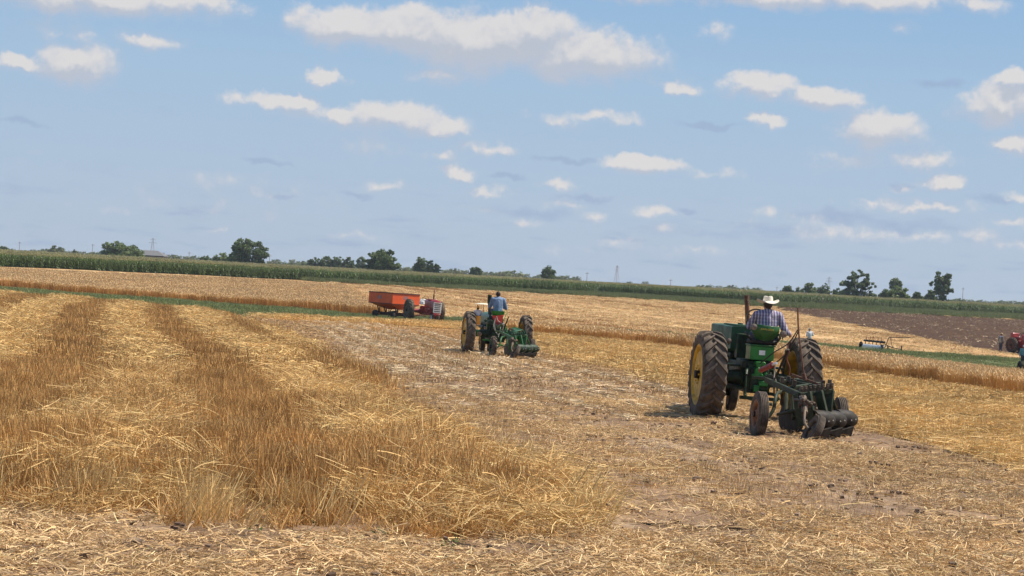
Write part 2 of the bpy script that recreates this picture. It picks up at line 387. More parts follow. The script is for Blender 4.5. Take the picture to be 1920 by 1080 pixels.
# outlines traced on the real ground
E_edge = pg([(1170,985),(1110,940),(1040,900),(960,858),(900,830),(820,785),(720,735),(640,697),(560,655),(480,620),(400,592)])   # right edge of tall stubble, near to far
E_far = pg([(400,592),(300,583),(200,574),(100,565),(0,558),(-120,551)])
E_near = pg([(-260,950),(0,972),(100,982),(250,975),(400,1002),(560,1012),(700,1012),(860,1026),(1000,1022),(1170,990)])
P_stub = np.vstack([E_near, E_edge, E_far])
GR_top = pg([(-140,532),(0,538),(560,580),(690,592),(870,598),(1000,606)]); GR_bot = pg([(-140,552),(0,560),(200,576),(410,594),(560,598),(690,604),(870,608),(1000,614)])
GR2_top = pg([(1000,606),(1130,617),(1310,630),(1540,647),(1700,660),(1920,674),(2120,690)]); GR2_bot = pg([(1000,614),(1130,624),(1310,640),(1540,662),(1700,680),(1920,712),(2120,742)])
P_grass = np.vstack([GR_top, GR_bot[::-1]]); P_grass2 = np.vstack([GR2_top, GR2_bot[::-1]])
C_near = pg([(480,600),(560,603),(700,608),(860,618),(1010,657),(1100,682),(1280,730),(1600,803),(1750,842),(1920,892),(2120,950)])
C_far = pg([(480,595),(560,598),(690,604),(870,608),(1000,632),(1290,657),(1544,700),(1920,752),(2120,782)])
P_C = np.vstack([C_near, C_far[::-1]])
WB_front = pg([(960,626),(1000,631),(1290,656),(1544,699),(1920,751),(2140,782)]); WB_back = np.vstack([pg([(885,603),(900,606),(1130,618),(1290,633),(1540,651),(1700,669),(1920,696),(2140,722)], .82)])
WB_back[:, 1] = np.maximum(WB_back[:, 1], np.interp(WB_back[:, 0], WB_front[:, 0], WB_front[:, 1])+7)
P_WB = np.vstack([WB_front, WB_back[::-1]])
WA_front = pg([(-150,527),(0,536),(560,579),(712,592)]); WA_back = pg([(-150,494.5),(0,501.5),(560,526.8),(648,534)], .82)
P_WA = np.vstack([WA_front, pg([(690,559)], .82), WA_back[::-1]])
CO_front = pg([(-170,493),(0,500),(560,525),(1120,551),(1440,569),(1920,592),(2150,603)])
P_near = np.vstack([pg([(1170,985)]), E_edge[1:], pg([(440,592)]), C_near])
VG_far = CO_front[2:]; VG_near = pg([(600,529),(1120,557.5),(1440,576),(1920,600.5),(2150,612)])
P_verge = np.vstack([resamp(VG_far, 12), resamp(VG_near, 12)[::-1]])
PL_far = pg([(1458,577),(1700,589.5),(1920,601),(2140,612.5)]); PL_near = pg([(1458,579),(1500,589),(1560,601),(1620,613),(1700,629),(1800,648),(1870,660),(1960,676),(2140,690)])
P_pl = np.vstack([PL_far, PL_near[::-1]])

# near field (between the tall stubble and the golden strip) reaches to the camera and beyond it
ys_ = np.concatenate([np.arange(-10, 9, 2.), np.arange(9, 60, .25), np.arange(60, 118, .9)])
xl = np.where(ys_ < 15.5, -14-ys_*.3, np.interp(ys_, E_edge[:, 1], E_edge[:, 0])-.5)
ce = C_near[np.argsort(C_near[:, 1])]; xr = np.interp(ys_, ce[:, 1], ce[:, 0]); xr = np.where(ys_ < ce[0, 1], 16, xr); xr = np.maximum(xr, xl+.5)
tt = np.linspace(0, 1, 110)[None, :]
clod = lambda x, y: .02*np.sin(x*5.1+2*np.sin(y*3.3))*np.sin(y*4.3+x*2.1)+.022*np.sin((x+.145*y)*6.6+.8*np.sin(y*.4))*(.4+.6*np.sin(x*.8+y*.23)**2)+RNG.normal(0, .006, x.shape)
sheet('chopped_straw_field', xl[:, None]*(1-tt)+xr[:, None]*tt, np.repeat(ys_[:, None], 110, 1), M_soil, .03, dz=clod)
ys_ = np.concatenate([np.arange(14.2, 60, .6), np.arange(60, 186, 1.5)])
xr = np.interp(ys_, np.r_[E_edge[:, 1], E_far[1:, 1]], np.r_[E_edge[:, 0], E_far[1:, 0]]); xl = -.34*ys_-4
sheet('stubble_field', xl[:, None]*(1-tt)+np.maximum(xr, xl+.2)[:, None]*tt, np.repeat(ys_[:, None], 110, 1), M_stub, .015)
ruled('golden_stubble_field', C_far, C_near, 160, 30, M_gold, .05)
ruled('grass_waterway', GR_top, GR_bot, 120, 8, M_grassg, .06); ruled('grass_waterway', GR2_top, GR2_bot, 120, 10, M_grassg, .06)
ruled('grass_verge', VG_far, VG_near, 120, 6, M_grassg, .06)
clod2 = lambda x, y: .10*np.sin(x*1.9+1.5*np.sin(y*.9))*np.sin(y*1.3+x)+RNG.normal(0, .05, x.shape)
ruled('ploughed_field', PL_far, PL_near, 300, 70, M_plough, .1, edge=clod2)
cf = resamp(CO_front, 60); cb_ = np.stack([cf[:, 0]*2.0, np.full(60, 700.)], -1)
ruled('corn_ground', cf, cb_, 60, 20, M_cornsoil, .05)

# ------------------------------------------------------------------ straw, stubble, wheat, grass, corn
def unit(v): return v/np.maximum(np.linalg.norm(v, axis=-1, keepdims=True), 1e-9)
def ribbons(base, d, L, w, bend, segs, cA, cB, taper=.35, side=None, rng=RNG):
    n = len(base); d = unit(d); L = np.broadcast_to(L, n)[:, None]; w = np.broadcast_to(w, n)[:, None]
    if side is None: side = rng.normal(size=(n, 3))
    side = unit(side-d*np.sum(side*d, 1, keepdims=True))
    V = []; C = []
    for k in range(segs+1):
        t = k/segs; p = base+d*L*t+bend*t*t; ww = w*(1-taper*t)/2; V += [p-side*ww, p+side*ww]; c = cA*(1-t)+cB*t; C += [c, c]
    V = np.stack(V, 1).reshape(-1, 3); C = np.stack(C, 1).reshape(-1, 3); q = 2*(segs+1); i = (np.arange(n)*q)[:, None]
    F = np.concatenate([np.stack([i+2*k, i+2*k+1, i+2*k+3, i+2*k+2], -1) for k in range(segs)], 1).reshape(-1, 4)
    return V, F, C
def join(parts):
    V = []; F = []; C = []; b = 0
    for v, f, c in parts: V.append(v); F.append(f+b); C.append(c); b += len(v)
    return np.vstack(V), np.vstack(F), np.vstack(C)
def disc(n, r, rng=RNG):
    a = rng.uniform(0, 2*np.pi, n); q = r*np.sqrt(rng.uniform(0, 1, n)); return np.stack([q*np.cos(a), q*np.sin(a), np.zeros(n)], -1)
def cvar(c, n, s=.18, rng=RNG, c2=None):
    c = np.array(c)[None, :]*np.ones((n, 1))
    if c2 is not None: m = rng.uniform(0, 1, (n, 1)); c = c*(1-m)+np.array(c2)[None, :]*m
    return np.clip(c*rng.normal(1, s, (n, 1)), .01, .9)
def hdir(n, elmin, elmax, rng=RNG):
    a = rng.uniform(0, 2*np.pi, n); e = np.radians(rng.uniform(elmin, elmax, n)); return np.stack([np.cos(a)*np.cos(e), np.sin(a)*np.cos(e), np.sin(e)], -1)
def standing(n, r, h0, h1, w, lean, cA, cB, seg=2, bend=.05, dirlean=(0, 0), hills=0):
    b = disc(n, r); ln = RNG.normal(0, lean, (n, 2))
    if hills:
        hc = disc(hills, r); hi = RNG.integers(0, hills, n); b = hc[hi]+disc(n, .028); ln = ln*.6+RNG.normal(0, lean, (hills, 2))[hi]
    d = np.concatenate([ln+np.array(dirlean), np.ones((n, 1))], 1)
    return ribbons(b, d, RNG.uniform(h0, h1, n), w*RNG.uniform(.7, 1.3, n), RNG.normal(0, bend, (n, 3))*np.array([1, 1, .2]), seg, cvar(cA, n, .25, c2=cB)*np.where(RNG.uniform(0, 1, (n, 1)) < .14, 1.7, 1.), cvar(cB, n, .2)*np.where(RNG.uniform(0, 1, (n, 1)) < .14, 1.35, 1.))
def lying(n, r, z0, z1, l0, l1, w, e0, e1, cA, cB, seg=3, bend=.06):
    b = disc(n, r); b[:, 2] = RNG.uniform(z0, z1, n)
    bd = RNG.normal(0, bend, (n, 3)); bd[:, 2] = -np.abs(bd[:, 2])*.8
    c = cvar(cA, n, .2, c2=cB); return ribbons(b, hdir(n, e0, e1), RNG.uniform(l0, l1, n), w*RNG.uniform(.6, 1.4, n), bd, seg, c, c, taper=.15)
def clumps(prefix, mk, k, m):
    c = bpy.data.collections.new(prefix)
    for i in range(k):
        V, F, C = join(mk(i)); c.objects.link(mesh_np(f'{prefix}_{i}', V, F, m, C, link=False))
    return c
def scatter(name, coll, nvar, P, rot, scl, label, var=None):
    """one object: points that carry instanced clumps"""
    n = len(P); me = bpy.data.meshes.new(name); me.vertices.add(n); me.vertices.foreach_set('co', np.asarray(P, np.float32).ravel())
    a = me.attributes.new('rot', 'FLOAT_VECTOR', 'POINT'); a.data.foreach_set('vector', np.asarray(rot, np.float32).ravel())
    a = me.attributes.new('scl', 'FLOAT_VECTOR', 'POINT'); a.data.foreach_set('vector', np.asarray(scl, np.float32).ravel())
    a = me.attributes.new('var', 'INT', 'POINT'); a.data.foreach_set('value', (RNG.integers(0, nvar, n) if var is None else var).astype(np.int32))
    o = bpy.data.objects.new(name, me); COL.objects.link(o); tag(o, label=label, cat=None, kind='stuff')
    ng = bpy.data.node_groups.new(name, 'GeometryNodeTree')
    ng.interface.new_socket('Geometry', in_out='INPUT', socket_type='NodeSocketGeometry'); ng.interface.new_socket('Geometry', in_out='OUTPUT', socket_type='NodeSocketGeometry')
    N = ng.nodes; L = ng.links; gi = N.new('NodeGroupInput'); go = N.new('NodeGroupOutput'); ip = N.new('GeometryNodeInstanceOnPoints')
    ci = N.new('GeometryNodeCollectionInfo'); ci.inputs['Collection'].default_value = coll; ci.inputs['Separate Children'].default_value = True; ci.inputs['Reset Children'].default_value = True
    def na(nm, ty):
        q = N.new('GeometryNodeInputNamedAttribute'); q.data_type = ty; q.inputs['Name'].default_value = nm; return q.outputs['Attribute']
    L.new(gi.outputs[0], ip.inputs['Points']); L.new(ci.outputs[0], ip.inputs['Instance']); ip.inputs['Pick Instance'].default_value = True
    L.new(na('var', 'INT'), ip.inputs['Instance Index']); L.new(na('rot', 'FLOAT_VECTOR'), ip.inputs['Rotation']); L.new(na('scl', 'FLOAT_VECTOR'), ip.inputs['Scale'])
    L.new(ip.outputs[0], go.inputs[0]); md = o.modifiers.new('scatter', 'NODES'); md.node_group = ng; return o
def spread(Pg, dens, ymin=0, ymax=1e9, maxn=200000):
    """random points in polygon Pg; dens per square metre"""
    x0, y0 = Pg.min(0); x1, y1 = Pg.max(0); y0 = max(y0, ymin); y1 = min(y1, ymax)
    if y1 <= y0: return np.zeros((0, 2))
    n = int((x1-x0)*(y1-y0)*dens); x = RNG.uniform(x0, x1, n); y = RNG.uniform(y0, y1, n); k = inside(Pg, x, y); return np.stack([x[k], y[k]], -1)
def inview(p, m=1.5): return (np.abs(p[:, 0]) < .29*p[:, 1]+m)
def place(name, coll, nvar, p, s0, s1, label, off=0., zs=None, tilt=.06, rotz=None):
    n = len(p); s = RNG.uniform(s0, s1, n); rot = np.stack([RNG.normal(0, tilt, n), RNG.normal(0, tilt, n), RNG.uniform(0, 2*np.pi, n) if rotz is None else rotz], -1)
    scl = np.stack([s, s, s*(zs if zs is not None else 1)], -1); z = gz(p[:, 0], p[:, 1])+off
    return scatter(name, coll, nvar, np.stack([p[:, 0], p[:, 1], z], -1), rot, scl, label)
def vnoise(x, y, s, seed=0):
    """smooth value noise"""
    r = np.random.default_rng(seed).uniform(0, 1, (64, 64)); u = x*s+31.7; v = y*s+17.3; i = np.floor(u).astype(int); j = np.floor(v).astype(int); f = u-i; g = v-j; f = f*f*(3-2*f); g = g*g*(3-2*g)
    q = lambda a, b: r[a % 64, b % 64]
    return (q(i, j)*(1-f)+q(i+1, j)*f)*(1-g)+(q(i, j+1)*(1-f)+q(i+1, j+1)*f)*g

M_straw = veg_mat('straw', .3, .8, 1.15, trans=.15, c_dark=(.62, .5, .38), dscale=.8, damt=.35)
M_stalk = veg_mat('stubble_stalk', .35, .75, 1.2, trans=.12, c_dark=(.60, .50, .42), dscale=.6, damt=.75)
M_wheat = veg_mat('ripe_wheat', .12, .86, 1.12, trans=.12)
M_grass = veg_mat('grass_blade', .15, .7, 1.25, trans=.3, spec=.3)
M_corn = veg_mat('corn_leaf', .08, .75, 1.2, trans=.22, spec=.45, rough=.45)

# lateral coordinate of the stubble rows and how much loose straw lies there
def swath(x, y):
    s = x+.2*y+.25*np.sin(y*.11)+.18*(vnoise(x, y, .35, 3)-.5); m = np.ones_like(s)
    for c, w in ((-11.2, .6), (-7.9, .6), (-4.65, .62), (-1.25, .62), (1.85, .60), (4.75, .30)): m = np.minimum(m, np.clip((np.abs(s-c)-w*1.45)/.25, 0, 1))
    near = ss(23, 15, y); m = m*(1-near*.8)+near*.8*np.clip((vnoise(x, y, .8, 5)-.36)*3, 0, 1); return m
def build_stubble():
    wn = .0058
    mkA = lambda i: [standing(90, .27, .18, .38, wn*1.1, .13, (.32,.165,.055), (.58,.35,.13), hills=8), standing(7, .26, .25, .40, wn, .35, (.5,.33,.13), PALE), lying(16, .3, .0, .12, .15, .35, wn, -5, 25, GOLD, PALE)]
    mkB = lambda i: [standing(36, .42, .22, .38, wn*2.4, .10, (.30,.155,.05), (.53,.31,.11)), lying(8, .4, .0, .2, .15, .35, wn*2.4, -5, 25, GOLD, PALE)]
    mkM = lambda i: [lying(170, .40, .04, .26, .08, .27, wn, -22, 30, (.60,.375,.135), (.78,.55,.245), bend=.07), lying(10, .35, .12, .25, .15, .32, wn, 10, 50, GOLD, PALE)]
    mkN = lambda i: [lying(120, .42, .03, .24, .08, .24, wn*1.8, -18, 26, (.60,.375,.135), (.78,.55,.245), seg=2)]
    mkL = lambda i: [standing(46, .2, .2, .42, wn*1.1, .22, (.52,.33,.12), (.70,.50,.22), dirlean=(.5, -.1)), standing(24, .2, .2, .35, wn*1.1, .3, GOLD, PALE)]
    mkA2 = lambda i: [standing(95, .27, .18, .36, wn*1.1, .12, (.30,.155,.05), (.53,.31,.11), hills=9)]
    cA2 = clumps('standing_stubble_bare', mkA2, 5, M_stalk); cA, cB = clumps('standing_stubble', mkA, 7, M_stalk), clumps('standing_stubble_far', mkB, 5, M_stalk)
    cM, cN = clumps('loose_straw', mkM, 7, M_straw), clumps('loose_straw_far', mkN, 5, M_straw); cL = clumps('leaning_stubble', mkL, 5, M_straw)
    p = spread(P_stub, 17, 0, 38); p = p[inview(p)]
    sr = p[:, 0]+.2*p[:, 1]; eL = np.interp(p[:, 1], E_edge[:, 1], E_edge[:, 0])-p[:, 0]+.5*(vnoise(p[:, 0], p[:, 1], 1.1, 77)-.5); yn = np.interp(p[:, 0], E_near[:, 0], E_near[:, 1]); dn_ = p[:, 1]-yn+1.2*(vnoise(p[:, 0], p[:, 1], 1.4, 78)-.5)
    edge = np.clip(.25+.75*ss(0, 1.5, eL), 0, 1)*np.clip(.30+.70*ss(-.2, 2.6, dn_), 0, 1); h = edge*(.62+.7*vnoise(p[:, 0], p[:, 1], .9, 9))*(1+.2*ss(30, 17, p[:, 1]))
    dk = swath(p[:, 0], p[:, 1]) < .30
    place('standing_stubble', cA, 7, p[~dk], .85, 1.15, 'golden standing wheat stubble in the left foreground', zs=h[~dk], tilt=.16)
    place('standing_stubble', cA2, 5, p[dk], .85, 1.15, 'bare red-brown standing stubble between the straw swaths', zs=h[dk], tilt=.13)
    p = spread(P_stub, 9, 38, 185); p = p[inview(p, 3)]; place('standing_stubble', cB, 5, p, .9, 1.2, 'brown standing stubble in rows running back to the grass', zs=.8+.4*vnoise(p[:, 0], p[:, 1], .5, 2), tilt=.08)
    p = np.vstack([spread(P_stub, 11, 0, 38), spread(P_stub, 3, 0, 15.6)]); p = p[inview(p)]; p = p[RNG.uniform(0, 1, len(p)) < swath(p[:, 0], p[:, 1])]
    place('loose_straw', cM, 7, p, .8, 1.2, 'loose golden straw lying over the near stubble', off=(.02+.16*vnoise(p[:, 0], p[:, 1], .6, 4))*np.clip(ss(0, 1.6, np.interp(p[:, 1], E_edge[:, 1], E_edge[:, 0])-p[:, 0]), .1, 1)*np.clip(ss(-.3, 2.5, p[:, 1]-np.interp(p[:, 0], E_near[:, 0], E_near[:, 1])), .1, 1), tilt=.2, zs=.8)
    p = spread(P_stub, 7, 38, 185); p = p[inview(p, 3)]; p = p[RNG.uniform(0, 1, len(p)) < swath(p[:, 0], p[:, 1])]
    place('loose_straw', cN, 5, p, .9, 1.25, 'pale straw swaths lying between the brown rows', off=.14, tilt=.12)
    p = spread(P_stub, 3.0, 0, 24); p = p[inview(p)]; k = vnoise(p[:, 0], p[:, 1], .9, 21) > .52; p = p[k]
    for u, v, r, n_ in ((212,800,.3,6),(60,940,.5,5),(170,955,.4,5),(560,905,.4,3),(1060,975,.4,4),(880,960,.5,3)):
        c_ = G(u, v)[:2]; p = np.vstack([p, c_+RNG.normal(0, r*.5, (n_, 2))])
    place('leaning_stubble', cL, 5, p, .8, 1.2, 'pale stubble tufts leaning to the right', tilt=.1, rotz=RNG.normal(0, .5, len(p)))
build_stubble()
def build_litter():
    w = .0058
    mk = lambda i: [lying(230, .45, .004, .04, .025, .115, w*.92, -8, 34, (.54,.345,.16), (.80,.58,.32), bend=.02), lying(7, .4, .0, .05, .08, .22, w*1.1, 0, 25, PALE, PALE), lying(26, .45, .004, .02, .04, .2, w*1.4, -2, 5, (.16,.10,.065), (.24,.16,.1), bend=.02)]
    mkf = lambda i: [lying(60, .8, .01, .06, .08, .3, w*2.8, -3, 12, (.46,.29,.14), (.66,.46,.25), seg=1), lying(10, .8, .01, .04, .1, .4, w*3, -3, 8, (.16,.10,.065), (.24,.16,.1), seg=1)]
    mks = lambda i: [standing(16, .3, .04, .12, w, .35, (.46,.29,.14), (.62,.44,.23), seg=1, bend=.01), lying(6, .3, .01, .06, .08, .25, w, 0, 20, GOLD, PALE)]
    mkg = lambda i: [standing(22, .6, .05, .13, w*2.5, .3, (.42,.255,.11), (.58,.39,.18), seg=1, bend=.01)]
    c1, c2, c3, c4 = clumps('chopped_straw', mk, 8, M_straw), clumps('chopped_straw_far', mkf, 5, M_straw), clumps('short_stubble', mks, 6, M_stalk), clumps('short_stubble_far', mkg, 4, M_stalk)
    band = np.vstack([pg([(-260,1150),(-260,935)]), E_near[1:], pg([(1170,985)]), pg([(1170,1150)])]); band = np.array([[-6, 9.5], [-6, 16], *E_near[1:].tolist(), [1.2, 15.5], [1.2, 9.5]])
    near = np.vstack([[[0.9, 9.5]], P_near[:1], P_near[1:], [[9, 9.5]]])
    def dens(p):
        s2 = p[:, 0]+.145*p[:, 1]; st = vnoise(s2, p[:, 1]*.06, 1.1, 12); pa = vnoise(p[:, 0], p[:, 1], .45, 14); fi = vnoise(p[:, 0], p[:, 1], 1.3, 15)
        far_ = ss(30, 55, p[:, 1]); strip = .35+.65*ss(5.4, 7.6, p[:, 0]+.2*p[:, 1])*1.; strip = np.where(p[:, 1] < 18, 1, strip); return strip*np.clip(.0+(1.3+1.5*far_)*(st-.38-.05*far_)+(.9-.3*far_)*(pa-.42)+.9*(fi-.45), .05, 1)
    P = np.vstack([spread(band, 22), spread(near, 13, 0, 42)]); P = P[inview(P)]; P = P[RNG.uniform(0, 1, len(P)) < np.clip(dens(P)+.25*ss(17, 14.5, P[:, 1])*(.4+1.2*vnoise(P[:, 0], P[:, 1], 1.1, 91)), 0, 1)]
    place('chopped_straw', c1, 8, P, .8, 1.2, 'pale chopped straw scattered on the brown soil', off=.035, tilt=.04)
    p = spread(near, 2.0, 42, 118); p = p[inview(p, 3)]; p = p[RNG.uniform(0, 1, len(p)) < dens(p)]
    place('chopped_straw', c2, 5, p, .8, 1.2, 'streaks of pale straw on the soil beyond the near tractor', off=.04, tilt=.03)
    c8 = clumps('straw_streak', lambda i: [lying(36, .15, .01, .08, .05, .22, w*2.2, -5, 14, (.60,.44,.27), (.80,.64,.42), seg=1, bend=.02)], 5, M_straw)
    p = spread(near, 34, 30, 118); p = p[inview(p, 3)]; s2 = p[:, 0]+.145*p[:, 1]+.12*np.sin(p[:, 1]*.35)+.12*(vnoise(p[:, 0], p[:, 1], .6, 93)-.5); dd = np.min(np.abs(s2[:, None]-np.array([4.2, 5.15, 5.75, 6.85, 8.1, 9.0, 10.4])[None, :]), 1)
    k = (dd < .11) & (vnoise(p[:, 0]*.7, p[:, 1]*.45, .8, 94) > .36) & (RNG.uniform(0, 1, len(p)) < .95*ss(30, 48, p[:, 1])); place('straw_streaks', c8, 5, p[k], .8, 1.2, 'thin pale streaks of straw left along the wheel tracks', off=.04, tilt=.05)
    p = spread(near, 8, 0, 42); p = p[inview(p)]; d = vnoise(p[:, 0], p[:, 1], .3, 30); p = p[RNG.uniform(0, 1, len(p)) < np.clip((d-.3)*2.2, .1, .9)]
    q = spread(near, 9, 0, 60); q = q[inview(q)]; q = q[np.abs(q[:, 0]+.2*q[:, 1]-5.9) < .9]     # ragged fringe along the tall stubble
    place('short_stubble', c3, 6, np.vstack([p, q]), .8, 1.3, 'short brown stubble sticking out of the soil', off=.03)
    p = spread(near, 2.6, 42, 118); p = p[inview(p, 3)]; place('short_stubble', c4, 4, p, .8, 1.2, 'short stubble beyond the near tractor', off=.03)
    # stubble stalks and corn stover pieces lying about
    mkc = lambda i: [lying(3, .5, .01, .03, .2, .55, .014, -2, 3, (.20,.13,.085), (.42,.31,.2), seg=3, bend=.03)]
    c5 = clumps('corn_stover', mkc, 6, M_straw); p = spread(near, .55, 0, 50); p = p[inview(p)]; p2 = spread(band, .8); place('corn_stover', c5, 6, np.vstack([p, p2]), .7, 1.2, 'old corn stalk pieces lying on the soil', off=.045, tilt=.03)
    # soil clods
    def mkd(i):
        V = []; F = []; C = []
        parts = []
        for k in range(7):
            c = disc(1, .4)[0]; r = RNG.uniform(.008, .024); u = np.array([(1,1,1),(-1,-1,1),(-1,1,-1),(1,-1,-1),(1,-1,1),(-1,1,1),(1,1,-1),(-1,-1,-1)])*r*RNG.uniform(.5, 1.2, (8, 3)); u[:, 2] *= .6
            f = np.array([(0,4,1,5),(2,6,3,7),(0,6,3,4),(1,7,2,5),(0,5,2,6),(4,3,7,1)]); parts.append((u+c, f, np.ones((8, 3))*np.array((.17,.115,.08))*RNG.uniform(.8, 1.5)))
        return parts
    c6 = clumps('soil_clod', mkd, 5, M_stalk); p = spread(near, 2.2, 0, 55); p = p[inview(p)]; p2 = spread(band, 3); place('soil_clods', c6, 5, np.vstack([p, p2]), .7, 1.5, 'small clods of dark soil between the straw', off=.035)
    # few green weeds
    mkw = lambda i: [ribbons(disc(14, .05), hdir(14, 10, 60), RNG.uniform(.02, .06, 14), .012, RNG.normal(0, .01, (14, 3)), 2, cvar((.10,.15,.05), 14), cvar((.16,.22,.07), 14))]
    c7 = clumps('weed', mkw, 4, M_grass); p = np.array([G(u, v)[:2] for u, v in [(700,968),(720,1012),(850,1028),(1000,960),(590,990),(560,968),(300,975),(840,1035),(1130,905),(1290,1000),(470,1010),(460,1030)]]); place('weeds', c7, 4, p, .8, 1.3, 'small green weeds in the straw', off=.04)
build_litter()
def build_golden():
    w = .0085
    mkA = lambda i: [standing(44, .33, .12, .24, w*1.2, .2, (.44,.26,.09), (.66,.46,.20), seg=1), lying(60, .38, .03, .2, .10, .3, w*1.1, -8, 18, (.56,.345,.115), (.76,.54,.245), seg=2)]
    mkB = lambda i: [standing(60, .75, .12, .26, w*2.4, .2, (.44,.26,.09), (.66,.46,.20), seg=1), lying(44, .75, .04, .22, .12, .36, w*2.0, -8, 18, (.56,.345,.115), (.76,.54,.245), seg=1)]
    mkD = lambda i: [standing(55, 1.1, .08, .18, .032, .3, (.40,.26,.12), (.60,.43,.23), seg=1)]
    mkE = lambda i: [lying(90, .9, .04, .18, .12, .36, .028, -6, 14, (.60,.44,.21), (.76,.58,.33), seg=1)]
    cA, cB, cD, cE = clumps('golden_stubble', mkA, 6, M_straw), clumps('golden_stubble_mid', mkB, 5, M_straw), clumps('golden_stubble_far', mkD, 4, M_straw), clumps('straw_swath_far', mkE, 4, M_straw)
    p = spread(P_C, 8, 0, 50); p = p[inview(p)]; place('golden_stubble', cA, 6, p, .85, 1.2, 'golden cut stubble beside the near tractor', off=.04, zs=.6+.9*vnoise(p[:, 0], p[:, 1], .5, 40))
    p = spread(P_C, 2.6, 50, 400); p = p[inview(p, 3)]; place('golden_stubble', cB, 5, p, .85, 1.2, 'golden cut stubble in front of the standing wheat', off=.04, zs=.6+.9*vnoise(p[:, 0], p[:, 1], .4, 41))
    far = np.vstack([pg([(650,534),(690,559)]), pg([(712,592)]), GR_top[4:], GR2_top, [[130, 120], [130, 330]], VG_near[::-1]])
    p = spread(far, .42); p = p[inview(p, 5)]; p = p[~inside(P_pl, p[:, 0], p[:, 1]) & ~inside(P_WB, p[:, 0], p[:, 1])]
    sF = p[:, 0]+.27*p[:, 1]+1.5*np.sin(p[:, 1]*.03); p = p[RNG.uniform(0, 1, len(p)) < .38+.7*ss(.38, .6, vnoise(sF, p[:, 1]*.03, .42, 97))]
    cD2 = clumps('brown_stubble_far', lambda i: [standing(55, 1.1, .08, .18, .032, .3, (.24,.125,.05), (.38,.23,.10), seg=1)], 4, M_straw)
    sF = p[:, 0]+.27*p[:, 1]+1.5*np.sin(p[:, 1]*.03); dk = (vnoise(sF, p[:, 1]*.03, .30, 98)+.25*(vnoise(p[:, 0], p[:, 1], .2, 99)-.5)) > .56
    place('far_stubble', cD, 4, p[~dk], .8, 1.2, 'short pale stubble in the far harvested field', off=.02); place('far_stubble', cD2, 4, p[dk], .8, 1.2, 'browner bands of short stubble in the far harvested field', off=.02)
    q = spread(far, .9); q = q[inview(q, 5)]; s = q[:, 0]+.27*q[:, 1]+1.5*np.sin(q[:, 1]*.03); k = (np.abs(((s/5.6) % 1)-.5) < .07) & ~inside(P_pl, q[:, 0], q[:, 1]) & ~inside(P_WB, q[:, 0], q[:, 1]); q = q[k]
    place('far_straw_rows', cE, 4, q, .7, 1.1, 'rows of pale straw in the far harvested field', off=.04)
    q = spread(P_pl, .10); q = q[inview(q, 5)]; place('stray_straw', clumps('stray_straw', lambda i: [lying(9, 1.5, .05, .22, .12, .35, .045, -5, 25, (.35,.25,.16), (.6,.47,.3), seg=1)], 4, M_straw), 4, q, .7, 1.2, 'bits of straw in the ploughed soil', off=.1)
build_golden()
def build_wheat():
    def ears(n, r, h0, h1, w, ew, seg=2):
        b = disc(n, r); d = np.concatenate([RNG.normal(0, .08, (n, 2)), np.ones((n, 1))], 1); L = RNG.uniform(h0, h1, n); bd = np.concatenate([RNG.normal(0, .05, (n, 2)), np.full((n, 1), -.01)], 1)
        A = ribbons(b, d, L, w, bd, seg, cvar((.38,.19,.055), n), cvar((.54,.32,.11), n, .12)); tip = b+unit(d)*L[:, None]+bd
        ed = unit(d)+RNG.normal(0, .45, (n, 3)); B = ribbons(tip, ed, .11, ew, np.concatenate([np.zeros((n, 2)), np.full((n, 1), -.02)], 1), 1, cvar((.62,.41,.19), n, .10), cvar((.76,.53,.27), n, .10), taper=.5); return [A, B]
    cA = clumps('wheat', lambda i: ears(85, .42, .62, .82, .012, .03), 6, M_wheat); cB = clumps('wheat_far', lambda i: ears(80, .8, .62, .82, .028, .06, 1), 5, M_wheat)
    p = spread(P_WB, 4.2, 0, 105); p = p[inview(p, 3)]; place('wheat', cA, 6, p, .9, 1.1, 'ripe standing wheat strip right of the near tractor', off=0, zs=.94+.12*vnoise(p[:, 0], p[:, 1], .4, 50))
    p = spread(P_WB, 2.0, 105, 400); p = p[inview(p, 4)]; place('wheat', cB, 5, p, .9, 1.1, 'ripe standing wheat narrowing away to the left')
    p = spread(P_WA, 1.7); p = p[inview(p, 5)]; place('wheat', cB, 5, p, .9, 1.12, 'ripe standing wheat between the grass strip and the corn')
build_wheat()
def build_grass():
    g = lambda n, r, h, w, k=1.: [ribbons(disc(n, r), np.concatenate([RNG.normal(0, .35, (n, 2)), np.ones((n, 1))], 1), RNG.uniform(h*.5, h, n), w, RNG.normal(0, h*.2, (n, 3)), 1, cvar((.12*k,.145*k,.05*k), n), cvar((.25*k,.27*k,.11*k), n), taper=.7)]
    cA = clumps('grass', lambda i: g(60, .7, .16, .035), 5, M_grass); cV = clumps('verge_grass', lambda i: g(80, 1., .48, .05, .8), 5, M_grass)
    for P, l in ((P_grass, 'short green grass strip left of the red tractor'), (P_grass2, 'green grass strip behind the standing wheat')):
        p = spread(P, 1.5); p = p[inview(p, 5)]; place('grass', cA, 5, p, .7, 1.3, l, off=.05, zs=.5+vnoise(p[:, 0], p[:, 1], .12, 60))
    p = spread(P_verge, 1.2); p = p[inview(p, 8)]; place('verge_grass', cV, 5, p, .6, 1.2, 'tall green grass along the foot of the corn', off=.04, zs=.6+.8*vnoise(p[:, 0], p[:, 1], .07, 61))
build_grass()
